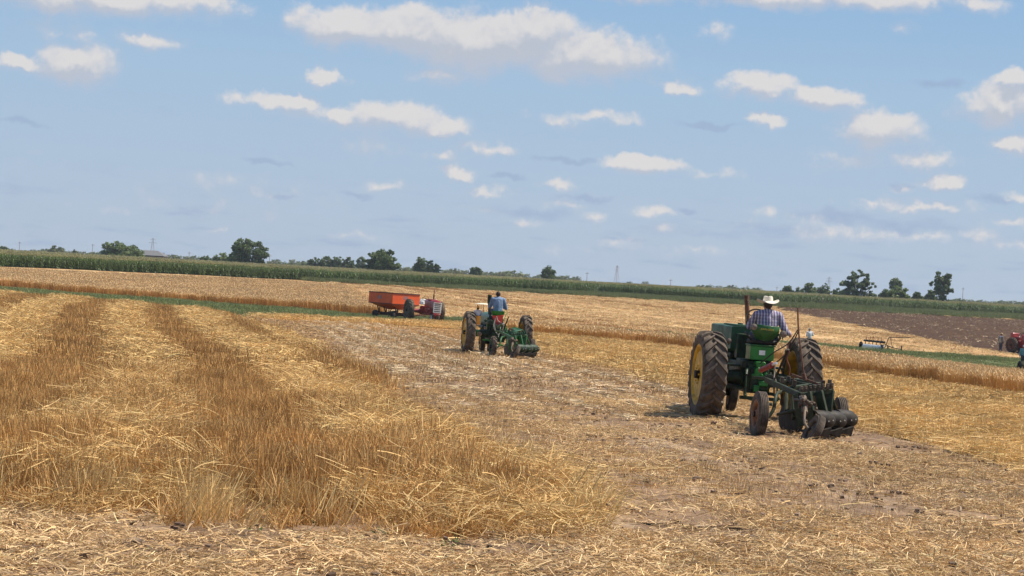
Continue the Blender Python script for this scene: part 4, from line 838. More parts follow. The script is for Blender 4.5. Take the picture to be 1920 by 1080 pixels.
# near green tractor
def contact_origin(u, v, h, half, D=None):
    g = G(u, v) if D is None else np.array([AT(u, v, D)[0], D, float(gz(AT(u, v, D)[0], D))]); r = Vector((math.cos(h), math.sin(h), 0)); return Vector(g)+r*half
H1 = math.radians(5.0); H1W = .86
O1 = contact_origin(1320, 788, H1, H1W)
T1 = thing('tractor', 'large green tractor with yellow rims driven by the man in the cowboy hat', 'tractor', O1, (0, math.radians(1.3), H1))
M1 = Matrix.Translation(O1) @ Euler((0, math.radians(1.3), H1)).to_matrix().to_4x4(); M1i = M1.inverted()
def L1(u, v, D): return M1i @ Vector(AT(u, v, D))
def at_y(u, v, y):
    """point in the near tractor's frame on the sight line of pixel u,v at local y"""
    a = M1i @ Vector((0, 0, EYE)); b = L1(u, v, 34.); d = b-a; return a+d*((y-a.y)/d.y)
def build_T1():
    for s in (-1, 1): wheel(T1, 'rear_wheel', (s*H1W, 0, .80), .80, .42, m_yellow, m_tyre, 'lug', side=s, lugs=22, rot=(.13*s+.1, 0, 0), rimr=.53)
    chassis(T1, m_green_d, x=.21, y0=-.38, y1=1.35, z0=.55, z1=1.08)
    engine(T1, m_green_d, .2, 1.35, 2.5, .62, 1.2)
    h = hood(T1, m_green_sheen, .29, .95, 3.0, 1.28, 1.70, round_=.03)
    b = MB(); b.box(-.2, .2, 1.1, 2.2, 1.715, 1.735); b.cyl((-.02, 1.5, 1.73), (-.02, 1.5, 1.765), .05, n=14); b.build('fuel_lid', m_green_sheen, h, bevel=.008)
    MB().box(-.27, .27, 3.0, 3.05, 1.05, 1.62).build('grille', m_black, T1, bevel=.02); MB().box(-.26, .26, 2.5, 3.0, .95, 1.3).build('side_panel', m_green, T1, bevel=.02)
    front_end(T1, 2.55, .37, .155, .17, m_yellow, m_tyre2, m_green_d, z1=.95, steer=-.10, tilt=.09)
    # exhaust with flared dark top
    e = at_y(1403, 612, 1.25); f = at_y(1400, 553.5, 1.25)
    q = MB(); q.cyl((e.x, 1.25, 1.66), (f.x, 1.25, f.z), .045, .045, 14); q.cyl((e.x, 1.25, 1.66), (e.x+.002, 1.25, 1.74), .06, .06, 14); q.build('exhaust_pipe', m_rust, T1)
    c = at_y(1420, 599, .42); steering(T1, (c.x, .42, c.z), .21, math.radians(62), (c.x-.02, 1.0, 1.45))
    q = MB(); q.box(-.2, .24, .75, .98, 1.12, 1.58); q.build('dash_panel', m_green_d, T1, bevel=.02)
    # platform
    q = MB(); q.box(-.48, -.22, -.1, .9, 1.0, 1.03); q.box(.22, .48, -.1, .9, 1.0, 1.03); q.box(-.30, .30, -.3, -.1, 1.0, 1.12); q.each('footboard', m_green_d, T1, bevel=.006)
    # toolbox below the seat
    a = at_y(1407, 648, -.36); b_ = at_y(1449.5, 677, -.36)
    q = MB(); q.box(a.x, b_.x, -.40, .0, b_.z, a.z); bx = q.build('toolbox', m_green_l, T1, bevel=.008); q = MB(); q.box(a.x-.015, b_.x+.015, -.42, .02, a.z+.003, a.z+.028); q.build('box_lid', m_green, bx, bevel=.006)
    d = at_y(1429, 661.5, -.40); MB().box(d.x-.055, d.x+.055, -.405, -.402, d.z-.042, d.z+.042).build('decal', m_white, bx)
    # seat
    a = at_y(1412, 607, -.45); b_ = at_y(1464.5, 611, -.45); cx = (a.x+b_.x)/2; ztop = a.z; w = (b_.x-a.x)/2
    q = MB(); n = 11; rows = []
    for z, ww, dy in ((ztop, w, .0), (ztop-.05, w*1.0, -.015), (ztop-.13, w*.96, -.01), (ztop-.19, w*.80, .02), (ztop-.25, w*.60, .07), (ztop-.33, w*.50, .12)):
        rows.append([(cx+ww*(2*i/(n-1)-1), -.45+dy+.10*(abs(2*i/(n-1)-1))**2.2, z-.012*(2*i/(n-1))) for i in range(n)])
    fr = rows; bk = [[(p[0], p[1]+.03, p[2]) for p in r] for r in rows]
    q.loft([r+bk[i][::-1] for i, r in enumerate(fr)]); st = q.build('seat_back', m_green, T1, bevel=.004)
    q = MB(); q.box(cx-.24, cx+.24, -.36, .1, ztop-.36, ztop-.28); q.box(cx-.13, cx+.13, -.3, .0, ztop-.46, ztop-.36); q.build('seat', m_black, T1, bevel=.03)
    for s in (-1, 1):
        q = MB(); q.tube([(cx+s*.23, -.30, ztop-.30), (cx+s*.29, -.30, ztop-.22), (cx+s*.30, -.12, ztop-.17), (cx+s*.28, .08, ztop-.18)], .022); q.build('armrest', m_black, T1)
    text_mesh('JOHN DEERE', .042, m_letter, st, (cx+.01, -.469, ztop-.085), (math.radians(88), math.radians(2), 0), 'lettering', .002)
    c = at_y(1414, 613, -.43); lamp(T1, c, .062, (-.1, -1, 0)); c = at_y(1469.5, 626.5, -.40); lamp(T1, c, .066, (.1, -1, -.05)); c = at_y(1367, 639, .1); lamp(T1, c, .05, (-.2, -1, 0), m_black)
    # hydraulics and hitch at the back
    q = MB()
    for (u, v, r, L) in [(1421,684,.05,.12),(1430,682,.04,.12),(1419,694,.055,.14),(1437,689,.035,.10),(1424,706,.06,.12),(1412,704,.04,.10),(1434,701,.03,.12)]:
        p = at_y(u, v, -.40); q.cyl((p.x, -.38-L, p.z), (p.x, -.35, p.z), r, r, 12)
    for (u, v, w_, h_) in [(1423,681,.16,.06),(1420,700,.14,.10),(1429,719,.16,.09),(1416,728,.10,.12)]:
        p = at_y(u, v, -.40); q.box(p.x-w_/2, p.x+w_/2, -.50, -.34, p.z-h_/2, p.z+h_/2)
    q.build('hydraulic_valves', m_green_l, T1, bevel=.012)
    q = MB()
    for s in (-1, 1):
        q.tube([(s*.2, -.3, .98), (s*.25, -.48, .97), (s*.28, -.6, .88)], .028); q.tube([(s*.2, -.2, .55), (s*.26, -.5, .56), (s*.30, -.75, .50)], .03); q.cyl((s*.28, -.6, .86), (s*.29, -.68, .55), .016)
    q.each('lift_arm', m_green_d, T1)
    q = MB(); q.box(-.06, .06, -1.35, .3, .40, .45); q.box(-.35, .35, -.55, -.47, .44, .50); q.build('drawbar', m_green_d, T1, bevel=.006)
    q = MB(); q.box(-.62, -.50, -.05, .25, .62, .80); q.box(-.6, -.25, -.2, .2, .60, .66); q.build('side_step', m_green_d, T1, bevel=.01)
    # hoses and the spring lever at the operator's right
    q = MB()
    for i, pts in enumerate([[(1420,686,-.4),(1432,676,-.6),(1452,660,-.9),(1478,644,-1.1),(1496,618,-1.2)], [(1440,687,-.4),(1460,676,-.7),(1480,655,-1.0),(1497,621,-1.2)]]): q.tube([at_y(u, v, y) for u, v, y in pts], .011)
    q.each('hydraulic_hose', m_hose, T1)
    q = MB(); q.tube([at_y(u, v, y) for u, v, y in [(1496,618,-1.2),(1487,633,-1.15),(1479,645,-1.1),(1477,652,-1.1),(1480,661,-1.1),(1475,672,-1.1),(1481,690,-1.1),(1480,703,-1.1)]], .010); q.build('hydraulic_hose', m_hoser, T1)
build_T1()
cx1 = at_y(1437, 640, -.1)
person('man in a white cowboy hat and plaid shirt sitting on the large green tractor', M1 @ Vector((cx1.x, -.13, 1.475)), H1-.02,
       seated(lean=.03, wl=(-.14, .47, .42), wr_=(.43, .14, .17), ell=(-.30, .16, .27), elr=(.33, -.02, .20), h=.02), m_plaid, m_jeans, m_hair, ('cowboy', m_straw_hat, m_band), look=math.radians(8), fat=1.12)  # dark hair colour paints in the shadow under the hat

# ------------------------------------------------------------------ plow (three moldboards, coulters, two land wheels and a tilted tail wheel)
def plow(name, label, M, m_frame, m_board, m_rimw, m_t, lugwheel=False, plate=False, group=None):
    loc = M @ Vector((.6, -3.6, 0)); T = thing(name, label, 'plow', loc, M.to_euler()); T['group'] = group if group else ''
    if not group: del T['group']
    off = Vector((.6, -3.6, 0)); PL = lambda u, v, D: L1(u, v, D)-off
    def B(lst, nm, m, r=None, parent=T, **k):
        q = MB()
        for it in lst:
            if it[0] == 'b': q.beam(PL(*it[1]), PL(*it[2]), it[3], it[4])
            elif it[0] == 'c': q.cyl(PL(*it[1]), PL(*it[2]), it[3], it[3], 10)
            elif it[0] == 't': q.tube([PL(*p) for p in it[1]], it[2])
        return q.build(nm, m, parent, **k)
    # frame beams run from the hitch back to the right
    B([('b', (1436,708,33.2), (1560,733,30.6), .06, .09), ('b', (1436,712,33.0), (1500,741,30.4), .06, .09), ('b', (1440,706,33.0), (1535,722,31.3), .055, .08),
       ('b', (1500,741,30.4), (1562,733,30.6), .07, .07), ('b', (1462,716,32.2), (1500,712,32.4), .09, .06), ('b', (1484,727,31.2), (1536,719,31.6), .08, .05),
       ('b', (1416,708,34.1), (1440,709,33.1), .12, .05)], 'frame', m_frame, bevel=.008)
    q = MB()
    for k in range(8):
        p = PL(1502+k*8.2, 735-k*.9, 30.5); q.box(p.x-.022, p.x+.022, p.y-.03, p.y+.03, p.z-.01, p.z+.09); q.cyl((p.x, p.y-.05, p.z+.045), (p.x, p.y+.05, p.z+.045), .016, n=8)
    for u, v, D in ((1466,716,31.9), (1478,714,32), (1489,722,31.2), (1521,716,31.3), (1543,722,31), (1555,721,30.8), (1558,728,30.6)):
        p = PL(u, v, D); q.box(p.x-.03, p.x+.03, p.y-.03, p.y+.03, p.z-.02, p.z+.08)
    q.each('clamp', m_green_sheen if m_frame is not m_frame_d else m_iron, T, bevel=.006)
    # standards, coulters and moldboards
    for (u0, v0, u1, v1, D) in ((1494,738,1502,800,30.5), (1514,736,1524,798,30.3), (1535,734,1548,792,30.4)):
        B([('b', (u0, v0, D), (u1, v1, D-.15), .05, .16)], 'standard', m_frame, bevel=.01)
    B([('b', (1556,731,30.6), (1550,772,30.5), .16, .05)], 'side_standard', m_frame, bevel=.02)
    for (u, v, D, r) in ((1471,783,31.6,.205), (1484,790,31.2,.20), (1497,789,30.9,.19)):
        p = PL(u, v, D); c = MB(); c.lathe([(-.003, .001), (-.012, r*.5), (-.002, r), (.002, r), (.014, r*.5), (.016, .001)], n=30, c=(0, 0, 0)); o = c.build('coulter', m_black if not lugwheel else m_iron, T); o.location = p; o.rotation_euler = (0, .04, .25)
        f = MB(); f.cyl((0, 0, 0), (.05, 0, 0), .04); f.tube([(.05, 0, 0), (.06, .05, .2), (.04, .1, .42)], .022); f.build('coulter_fork', m_frame, o)
    for (u, v, D) in ((1540,789,30.2), (1562,789,30.6), (1583,787,31.0)):
        p = PL(u, v, D); q = MB(); rows = []
        for i in range(9):
            t = i/8; rad = (.130+.02*math.sin(math.pi*t))*(1-.25*max(0, t-.75)*4*(t > .75)); xx = .42*(t-.5)
            arc = [math.radians(112-190*j/13) for j in range(14)]
            rows.append([(xx, -rad*math.cos(a_), rad*math.sin(a_)+.03*t) for a_ in arc]+[(xx, -rad*.86*math.cos(a_)+.012, rad*.86*math.sin(a_)+.03*t) for a_ in arc[::-1]])
        q.loft(rows); o = q.build('moldboard', m_board, T); o.location = p; o.rotation_euler = (math.radians(8), math.radians(9), math.radians(33))
        s = MB()
        for j in range(2): s.cyl((.08-.09*j, -.155, .06-.03*j), (.08-.09*j, -.165, .06-.03*j), .009, n=8)
        s.each('bolt', m_steel, o)
        sh = MB(); sh.hexa([(-.20, -.16, -.20), (.05, -.20, -.22), (.02, -.02, -.22), (-.18, .22, -.26)], [(-.19, -.16, -.17), (.06, -.19, -.05), (.03, 0, -.08), (-.17, .22, -.23)]); sh.build('share', m_black, o, bevel=.004)
    # wheels
    p = PL(1423.5, 777.0, 30.85); wheel(T, 'land_wheel', p, .368, .165, m_rimw, m_t, 'lug' if lugwheel else 'rib', side=-1, rot=(0, .03, .03), lugs=14, rimr=.215)
    p = PL(1575.6, 784, 31.5); wheel(T, 'furrow_wheel', p, .34, .175, m_rimw, m_t, 'rib', side=-1, rot=(0, -.03, -.04), rimr=.20)
    p = PL(1524, 808.5, 29.5); wheel(T, 'tail_wheel', p, .275, .125, m_iron, m_t, 'rib', side=-1, rot=(0, math.radians(26), math.radians(3)), rimr=.185)
    B([('t', [(1466,735,31.4), (1458,737,31.2), (1454,748,31.0), (1450,768,30.9), (1441,780,30.85), (1430,778,30.85)], .030)], 'crank_axle', m_frame)
    B([('c', (1507,745,30.2), (1509,775,29.9), .05), ('t', [(1509,770,29.9), (1508,787,29.7), (1511,798,29.55), (1519,808,29.5)], .022), ('b', (1497,762,30.1), (1520,760,30.1), .05, .06)], 'tail_wheel_fork', m_iron)
    B([('c', (1560,745,31.0), (1570,784,31.5), .03)], 'furrow_axle', m_frame)
    q = MB()
    for pts, r in (([(1500,744,30.3), (1505,752,30), (1512,748,30)], .02), ([(1503,742,30.2), (1508,757,30), (1524,753,30)], .018), ([(1490,749,30.5), (1507,752,30.1), (1527,756,30.2)], .022)): q.tube([PL(*p_) for p_ in pts], r)
    for u, v in ((1500,757), (1506,749), (1513,753), (1520,758), (1507,765)): q.ball(PL(u, v, 30.0), .035, n=6)
    q.build('linkage', m_iron, T)
    B([('b', (1474,738,31.6), (1474,772,31.4), .05, .10), ('b', (1486,742,31.2), (1488,785,31.0), .05, .12), ('c', (1458,777,31.4), (1500,768,30.8), .028)], 'coulter_beam', m_frame, bevel=.01)
    # levers, rods and the lift cylinder
    if not plate: B([('t', [(1507.5,706,31), (1504,676,31), (1498.8,636,31), (1496.6,606,31), (1495.8,577,31)], .014), ('c', (1509,712,31), (1506.5,700,31), .035)], 'trip_lever', m_rust)
    B([('c', (1478,655,32), (1455,706,32.4), .022)], 'brace', m_black); B([('b', (1484.5,702.5,31.2), (1534,720,31.0), .03, .035), ('c', (1487.7,703,31.2), (1487.7,728,31.2), .014)], 'lever_bar', m_rust)
    B([('t', [(1453,681,32.6), (1452,700,32.5), (1450.5,718,32.3), (1451.5,737,32)], .014), ('t', [(1450,705,32.5), (1455,715,32.3), (1452,728,32.2)], .012)], 'hanging_rod', m_iron)
    o = B([('c', (1427,694,33.2), (1449,684,32.6), .048)], 'lift_cylinder', m_redcyl if not lugwheel else m_frame, bevel=.006); B([('c', (1449,684,32.6), (1456,681,32.4), .022)], 'piston_rod', m_steel, parent=o)
    if plate:
        q = MB(); a, b, c, d = PL(1478,704,32.0), PL(1508,699,31.5), PL(1544,712,30.9), PL(1512,721,30.7); e = Vector((0, 0, .03)); q.hexa([a, d, c, b], [a+e, d+e, c+e, b+e]); q.build('cover_plate', m_green, T, bevel=.006)
    return T
plow('plow', 'dark three-bottom plow with a tilted tail wheel hitched behind the large green tractor', M1, m_frame_d, m_black, m_rim_o, m_tyre)
# ------------------------------------------------------------------ second green tractor
H2 = math.radians(9.5); W2 = 1.04; R2 = .77
O2 = contact_origin(875.5, 664, H2, W2)
T2 = thing('tractor', 'old green tractor with widely spaced wheels and a red panel below its seat', 'tractor', O2, (0, math.radians(1.0), H2))
M2 = Matrix.Translation(O2) @ Euler((0, math.radians(1.0), H2)).to_matrix().to_4x4()
M2i = M2.inverted(); px_m2 = FP/O2.y
def at2(u, v, y):
    a = M2i @ Vector((0, 0, EYE)); b = M2i @ Vector(AT(u, v, O2.y)); d = b-a; return a+d*((y-a.y)/d.y)
def build_T2():
    for s in (-1, 1): wheel(T2, 'rear_wheel', (s*W2, 0, R2), R2, .32, m_yellow, m_tyre, 'lug', side=s, lugs=17, rot=(.2+s*.1, 0, 0), rimr=.50)
    chassis(T2, m_green_d, x=.24, y0=-.35, y1=1.2, z0=.5, z1=1.05, axle=.8, R=R2)
    b = MB()
    for s in (-1, 1): b.cyl((s*.66, 0, R2), (s*.78, 0, R2), .13, .13, 14)
    b.each('axle_hub', m_green_l, T2)
    engine(T2, m_green_d, .25, 1.1, 2.3, .6, 1.15)
    hood(T2, m_green, .23, .55, 2.75, 1.05, 1.50, round_=.15); MB().box(-.2, .2, 2.75, 2.8, .75, 1.4).build('grille', m_black, T2, bevel=.02)
    b = MB(); b.box(-.3, -.22, .6, .7, .7, 1.35); b.box(.22, .3, .6, .7, .7, 1.35); b.box(-.36, -.30, .1, .16, .62, 1.3); b.each('side_frame', m_green, T2, bevel=.01)
    front_end(T2, 2.3, .36, .17, .17, m_yellow, m_tyre2, m_green_d, z1=.9, tilt=.07)
    e = at2(917.5, 590, 1.0); f = at2(918.5, 553, 1.0); q = MB(); q.cyl((e.x, 1.0, 1.45), (f.x, 1.0, f.z-.32), .045, .05, 12); q.cyl((f.x, 1.0, f.z-.32), (f.x, 1.0, f.z), .075, .075, 14); q.build('exhaust_pipe', m_green_d, T2)
    c = at2(930, 582, .45); steering(T2, (c.x, .5, 1.5), .21, math.radians(50), (c.x, 1.0, 1.3))
    a = at2(933.5, 586, -.2); q = MB(); n = 12
    q.loft([[(a.x+r*math.cos(math.pi*(k/(n-1))+math.pi), -.25+r*.75*math.sin(math.pi*(k/(n-1))+math.pi), z) for k in range(n)] for z, r in ((a.z+.06, .25), (a.z-.05, .235), (a.z-.12, .15))]); q.box(a.x-.2, a.x+.2, -.3, .1, a.z-.14, a.z-.09)
    q.build('seat', m_green_l, T2)
    p0, p1, p2_, p3 = at2(922.5, 592, -.38), at2(944, 590.5, -.38), at2(941.5, 604, -.38), at2(927.5, 605, -.38); e3 = Vector((0, -.02, 0))
    q = MB(); q.loft([[p0, p1, p2_, p3], [p0+e3, p1+e3, p2_+e3, p3+e3]]); sp = q.build('rear_panel', m_smv, T2, bevel=.006); a = at2(934.5, 606.5, -.4); q = MB(); q.box(a.x-.11, a.x+.11, -.45, -.3, a.z-.12, a.z+.06); q.build('toolbox', m_redcyl, T2, bevel=.01)
    q = MB()
    for i, pts in enumerate([[(929,596,-.45),(927,607,-.5),(929,620,-.5),(934,628,-.5)], [(939,605,-.4),(938,617,-.5),(934,632,-.6)], [(931,593,-.45),(933,600,-.48),(937,604,-.45)], [(927,600,-.45),(925,612,-.45),(930,624,-.5)]]): q.tube([at2(*p) for p in pts], .014)
    q.each('hydraulic_hose', m_hosew, T2)
    q = MB()
    for (u, v, r) in [(919,604,.09), (910,601,.05), (931,617,.06), (938,622,.07), (925,626,.06), (944,628,.05), (935,632,.07), (948,617,.04), (929,611,.05)]:
        p = at2(u, v, -.36); q.cyl((p.x, -.5, p.z), (p.x, -.3, p.z), r, r, 12)
    for (u, v, w_, h_) in [(941,612,.10,.25), (947,628,.22,.2), (931,636,.3,.12), (922,633,.2,.16)]:
        p = at2(u, v, -.36); q.box(p.x-w_/2, p.x+w_/2, -.46, -.3, p.z-h_/2, p.z+h_/2)
    q.build('hydraulic_valves', m_green_d, T2, bevel=.012)
    q = MB(); 
    for pts in ([(944,602,-.4), (949,590,-.3), (952,586,-.25)], [(946,608,-.5), (949,625,-.6), (951,633,-.7)], [(950,612,-.6), (953,628,-.8)]): q.tube([at2(*p) for p in pts], .013)
    q.each('control_lever', m_green_l, T2)
    c = at2(899, 626.5, -.25); lamp(T2, c, .085, (0, -1, 0), m_yellow); c = at2(909.5, 614, -.2); lamp(T2, c, .045, (0, -1, 0), m_white)
    q = MB(); q.box(-.55, -.1, -.4, -.3, .52, .58); q.box(-.05, .05, -1.3, .3, .40, .45); q.build('drawbar', m_green_l, T2, bevel=.006)
build_T2()
p2 = at2(933, 586, -.1)
person('bareheaded man in a blue denim shirt sitting high on the old green tractor', M2 @ Vector((p2.x, -.12, p2.z-.06)), H2,
       seated(lean=.04, wl=(-.12, .46, .36), wr_=(.20, .44, .30), ell=(-.28, .14, .24), elr=(.31, .08, .22), h=.06), m_denim, m_jeans, m_hair, None, look=0, fat=1.1, vox=.012)
plow('plow', 'green three-bottom plow with a lugged left wheel behind the old green tractor', M2 @ Matrix.Translation((.03, 0.05, .04)), m_green, m_green_d, m_green_sheen, m_tyre, lugwheel=True, plate=True)

# ------------------------------------------------------------------ yellow tractor ahead of the old green one
def small_tractor(name, label, loc, rz, m_body, m_rimr, m_rimf, R=.75, half=.95, hoodz=1.5, hood_x=.24, tilt=0., lugs=18, m_t=m_tyre, group=None, ext=True, tw=.36, grille=None):
    T = thing(name, label, 'tractor', loc, (0, tilt, rz), group)
    for s in (-1, 1): wheel(T, 'rear_wheel', (s*half, 0, R), R, tw, m_rimr, m_t, 'lug', side=s, lugs=lugs, rimr=.50)
    chassis(T, m_body, x=.22, y0=-.35, y1=1.2, z0=.5, z1=1.05, axle=half-.2, R=R); engine(T, m_body, .22, 1.1, 2.25, .6, 1.15)
    hood(T, m_body, hood_x, .7, 2.75, 1.05, hoodz, round_=.14)
    front_end(T, 2.4, .36, .17, .16, m_rimf, m_tyre2, m_body, z1=.9)
    zs_ = hoodz-1.5+(.25 if hoodz < 1.3 else 0)*0; q = MB(); q.loft([[(r*math.cos(2*math.pi*k/14), -.25+r*.8*math.sin(2*math.pi*k/14), z+zs_) for k in range(14)] for z, r in ((1.28, .10), (1.25, .22), (1.33, .25))]); q.box(-.03, .03, -.3, .1, .8, 1.27+zs_); q.build('seat', m_body, T)
    steering(T, (0, .45, 1.52+1.4*zs_), .2, math.radians(50), (0, .9, 1.35))
    q = MB(); q.cyl((.12, 1.4, hoodz-.05), (.12, 1.4, hoodz+.5), .035, .035, 10); q.cyl((.12, 1.4, hoodz+.1), (.12, 1.4, hoodz+.38), .05, .05, 10); q.build('exhaust_pipe', m_black, T)
    q = MB(); q.box(-.05, .05, -.9, .3, .4, .46); q.build('drawbar', m_body, T)
    return T
DY = 125.; pY = AT(896, 618, DY); gY = float(gz(pY[0]+.0, DY))
TY = small_tractor('tractor', 'yellow tractor partly hidden ahead of the old green tractor', (pY[0], DY, gY), math.radians(10), m_mm, m_redcyl, m_redcyl, R=.65, half=.45, hoodz=1.2, tw=.3)
def sheet_box():
    q = MB(); q.box(-.42, .20, -.05, .5, .65, 1.12); q.box(-.50, -.32, -.25, .5, .60, 1.05); q.build('fender', m_mm, TY, bevel=.05)
    q = MB(); q.cyl((.26, -.2, .9), (.27, -.2, 1.84), .02); q.build('umbrella_pole', m_iron, TY)
sheet_box()
person('man in a white shirt and yellow cap on the yellow tractor below an umbrella', (pY[0]-.05, DY-.1, gY+.98), math.radians(10), seated(h=-.12), m_shirtw, m_jeans, m_hair, ('brim', m_yhat, None), vox=.014)
q = MB(); n = 20; q.loft([[(r*math.cos(2*math.pi*k/n), r*math.sin(2*math.pi*k/n), z) for k in range(n)] for z, r in ((0, .50), (.03, .47), (.07, .25), (.08, .01))]+[[(r*math.cos(2*math.pi*k/n), r*math.sin(2*math.pi*k/n), z) for k in range(n)] for z, r in ((.065, .01), (.015, .45), (-.005, .49))], caps=False)
um = q.build('umbrella', mat('cream_canvas', (.72,.66,.52), (.62,.56,.42), 4, .8)); um.location = (pY[0]+.22, DY-.1, gY+1.80); tag(um, 'flat cream umbrella above the driver of the yellow tractor', 'umbrella')

# ------------------------------------------------------------------ red tractor with the grain wagon
DR = 146.
def build_red():
    hr = math.radians(180+20); p = AT(793.5, 604, DR); g = float(gz(p[0], DR))
    T = thing('tractor', 'dark red tractor with a white grille standing in front of the orange wagon', 'tractor', (p[0], DR, g), (0, -math.radians(2.), hr)); T.scale = (1.02, 1.12, 1.12)
    for s in (-1, 1): wheel(T, 'rear_wheel', (s*1.18, 0, .74), .74, .42, m_iron, m_tyre, 'lug', side=s, lugs=18, rimr=.48)
    chassis(T, m_red, x=.24, y0=-.35, y1=1.2, z0=.5, z1=1.05, axle=1.0, R=.74); engine(T, m_red, .24, 1.1, 2.3, .55, 1.1)
    hood(T, m_red, .30, .8, 2.75, 1.0, 1.52, round_=.12)
    q = MB(); q.box(-.30, .30, 2.74, 2.80, .68, 1.02); q.build('front_frame', m_red, T, bevel=.02)
    gr = MB(); gr.box(-.30, .30, 2.76, 2.82, .72, 1.40); go = gr.build('grille', m_white, T, bevel=.02)
    q = MB()
    for k in range(4): z = .80+k*.125; q.box(-.23, .23, 2.80, 2.826, z, z+.05)
    q.box(-.22, .22, 2.80, 2.826, 1.28, 1.33); q.each('grille_slot', m_black, go); q = MB(); q.box(-.27, .27, 2.81, 2.83, 1.345, 1.39); q.build('badge', m_lens, go)
    q = MB(); q.box(-.28, .28, 2.7, 2.85, .56, .68); q.box(-.36, .36, 1.9, 2.3, .62, .72); q.build('bumper', m_red, T, bevel=.02)
    front_end(T, 2.4, .34, .20, .17, m_white, m_tyre, m_red, z1=.8)
    q = MB(); q.cyl((-.12, 1.5, 1.5), (-.12, 1.5, 1.92), .055, .055, 12); pc = q.build('exhaust_pipe', m_iron, T); q = MB(); q.tube([(-.12, 1.5, 1.92), (-.12, 1.5, 2.1), (-.14, 1.46, 2.22)], .032); q.build('exhaust_tip', m_rust, pc)
    steering(T, (.1, .35, 1.62), .22, math.radians(40), (.1, .9, 1.35)); q = MB(); q.box(-.22, .25, -.4, .05, 1.18, 1.28); q.box(-.22, .25, -.45, -.38, 1.25, 1.55); q.build('seat', m_white, T, bevel=.03)
    q = MB(); q.box(.34, .6, .5, .75, 1.18, 1.42); q.build('side_lamp_box', m_white, T, bevel=.03)
    q = MB(); q.box(-.30, .30, 1.2, 1.9, 1.52, 1.60); q.build('hood_cap', m_red, T, bevel=.02)
    q = MB(); q.box(-.05, .05, -1.6, .3, .4, .46); q.build('drawbar', m_red, T)
build_red()
def build_wagon():
    a = math.radians(41); L, Wd = 3.0, 2.6; nf = Vector((math.sin(a), -math.cos(a), 0)); ns = Vector((-math.cos(a), -math.sin(a), 0)); corner = AT(733.5, 600, 147.); g = float(gz(corner[0], 147.))
    c = Vector((corner[0], 147., g))-nf*(L/2)-ns*(Wd/2); c.z = float(gz(c.x, c.y)); rz = math.atan2(nf.y, nf.x)-math.pi/2
    T = thing('grain_wagon', 'orange gravity grain wagon with sloping hopper behind the red tractor', 'wagon', c, (0, math.radians(-1.0), rz))
    w, l = Wd/2, L/2; zt, zm = 2.02, 1.22
    q = MB(); t = .03; oc = [(-w, -l), (w, -l), (w, l), (-w, l)]; ic = [(x*(1-t/w), y*(1-t/l)) for x, y in oc]; bt = [(-.30, -.5), (.35, -.5), (.35, 1.1), (-.30, 1.1)]; bi = [(-.27, -.45), (.3, -.45), (.3, .6), (-.27, .6)]
    q.loft([[(x, y, .85) for x, y in bi], [(x, y, zm) for x, y in ic], [(x, y, zt) for x, y in ic], [(x, y, zt) for x, y in oc], [(x, y, zm) for x, y in oc], [(x, y, .80) for x, y in bt]]); bx = q.build('hopper', m_orange, T, smooth=False)
    q = MB()
    for (x0, y0), (x1, y1) in zip(oc, oc[1:]+oc[:1]): q.beam((x0, y0, zt+.02), (x1, y1, zt+.02), .08, .07); q.beam((x0, y0, zm), (x1, y1, zm), .05, .05)
    q.build('rim_rail', m_wagd, bx)
    for sx, yy_ in ((w+.004, -.2), (0, l+.004)):
        q = MB()
        if sx > .5: q.box(w, w+.006, -.4, .1, 1.55, 1.80)
        else: q.box(-.2, .3, l, l+.006, 1.6, 1.85)
        q.build('faded_patch', mat('faded_paint', (.40,.17,.14), (.35,.14,.12), 3, .6), bx)
    q = MB()
    for s in (-1, 1):
        q.beam((s*.45, -l+.1, .50), (s*.45, l-.1, .50), .08, .14)
        for y in (-l+.35, -.3, l-.35): q.beam((s*.5, y, .50), (s*.75, y*.92, 1.05), .06, .06); q.beam((s*.45, y, .55), (s*.45, y, 1.0), .06, .06)
    for y in (-1.05, 1.05): q.beam((-.85, y, .36), (.85, y, .36), .09, .09); q.beam((-.45, y, .45), (.45, y, .45), .08, .12)
    q.tube([(0, 1.1, .4), (0, 2.0, .42), (0, 2.9, .44)], .04); q.build('chassis', m_wagd, T)
    q = MB(); q.beam((-.35, l-.1, .95), (0, l+.25, .50), .06, .06); q.beam((.35, l-.1, .95), (0, l+.25, .50), .06, .06); q.beam((-.35, l+.1, .62), (.35, l+.1, .62), .06, .06); q.each('front_brace', m_orange, T)
    for sx in (-1, 1):
        for y in (-1.05, 1.05): wheel(T, 'wagon_wheel', (sx*.92, y, .34), .34, .22, m_wagd, m_tyre2, 'rib', side=sx, rimr=.19)
build_wagon()

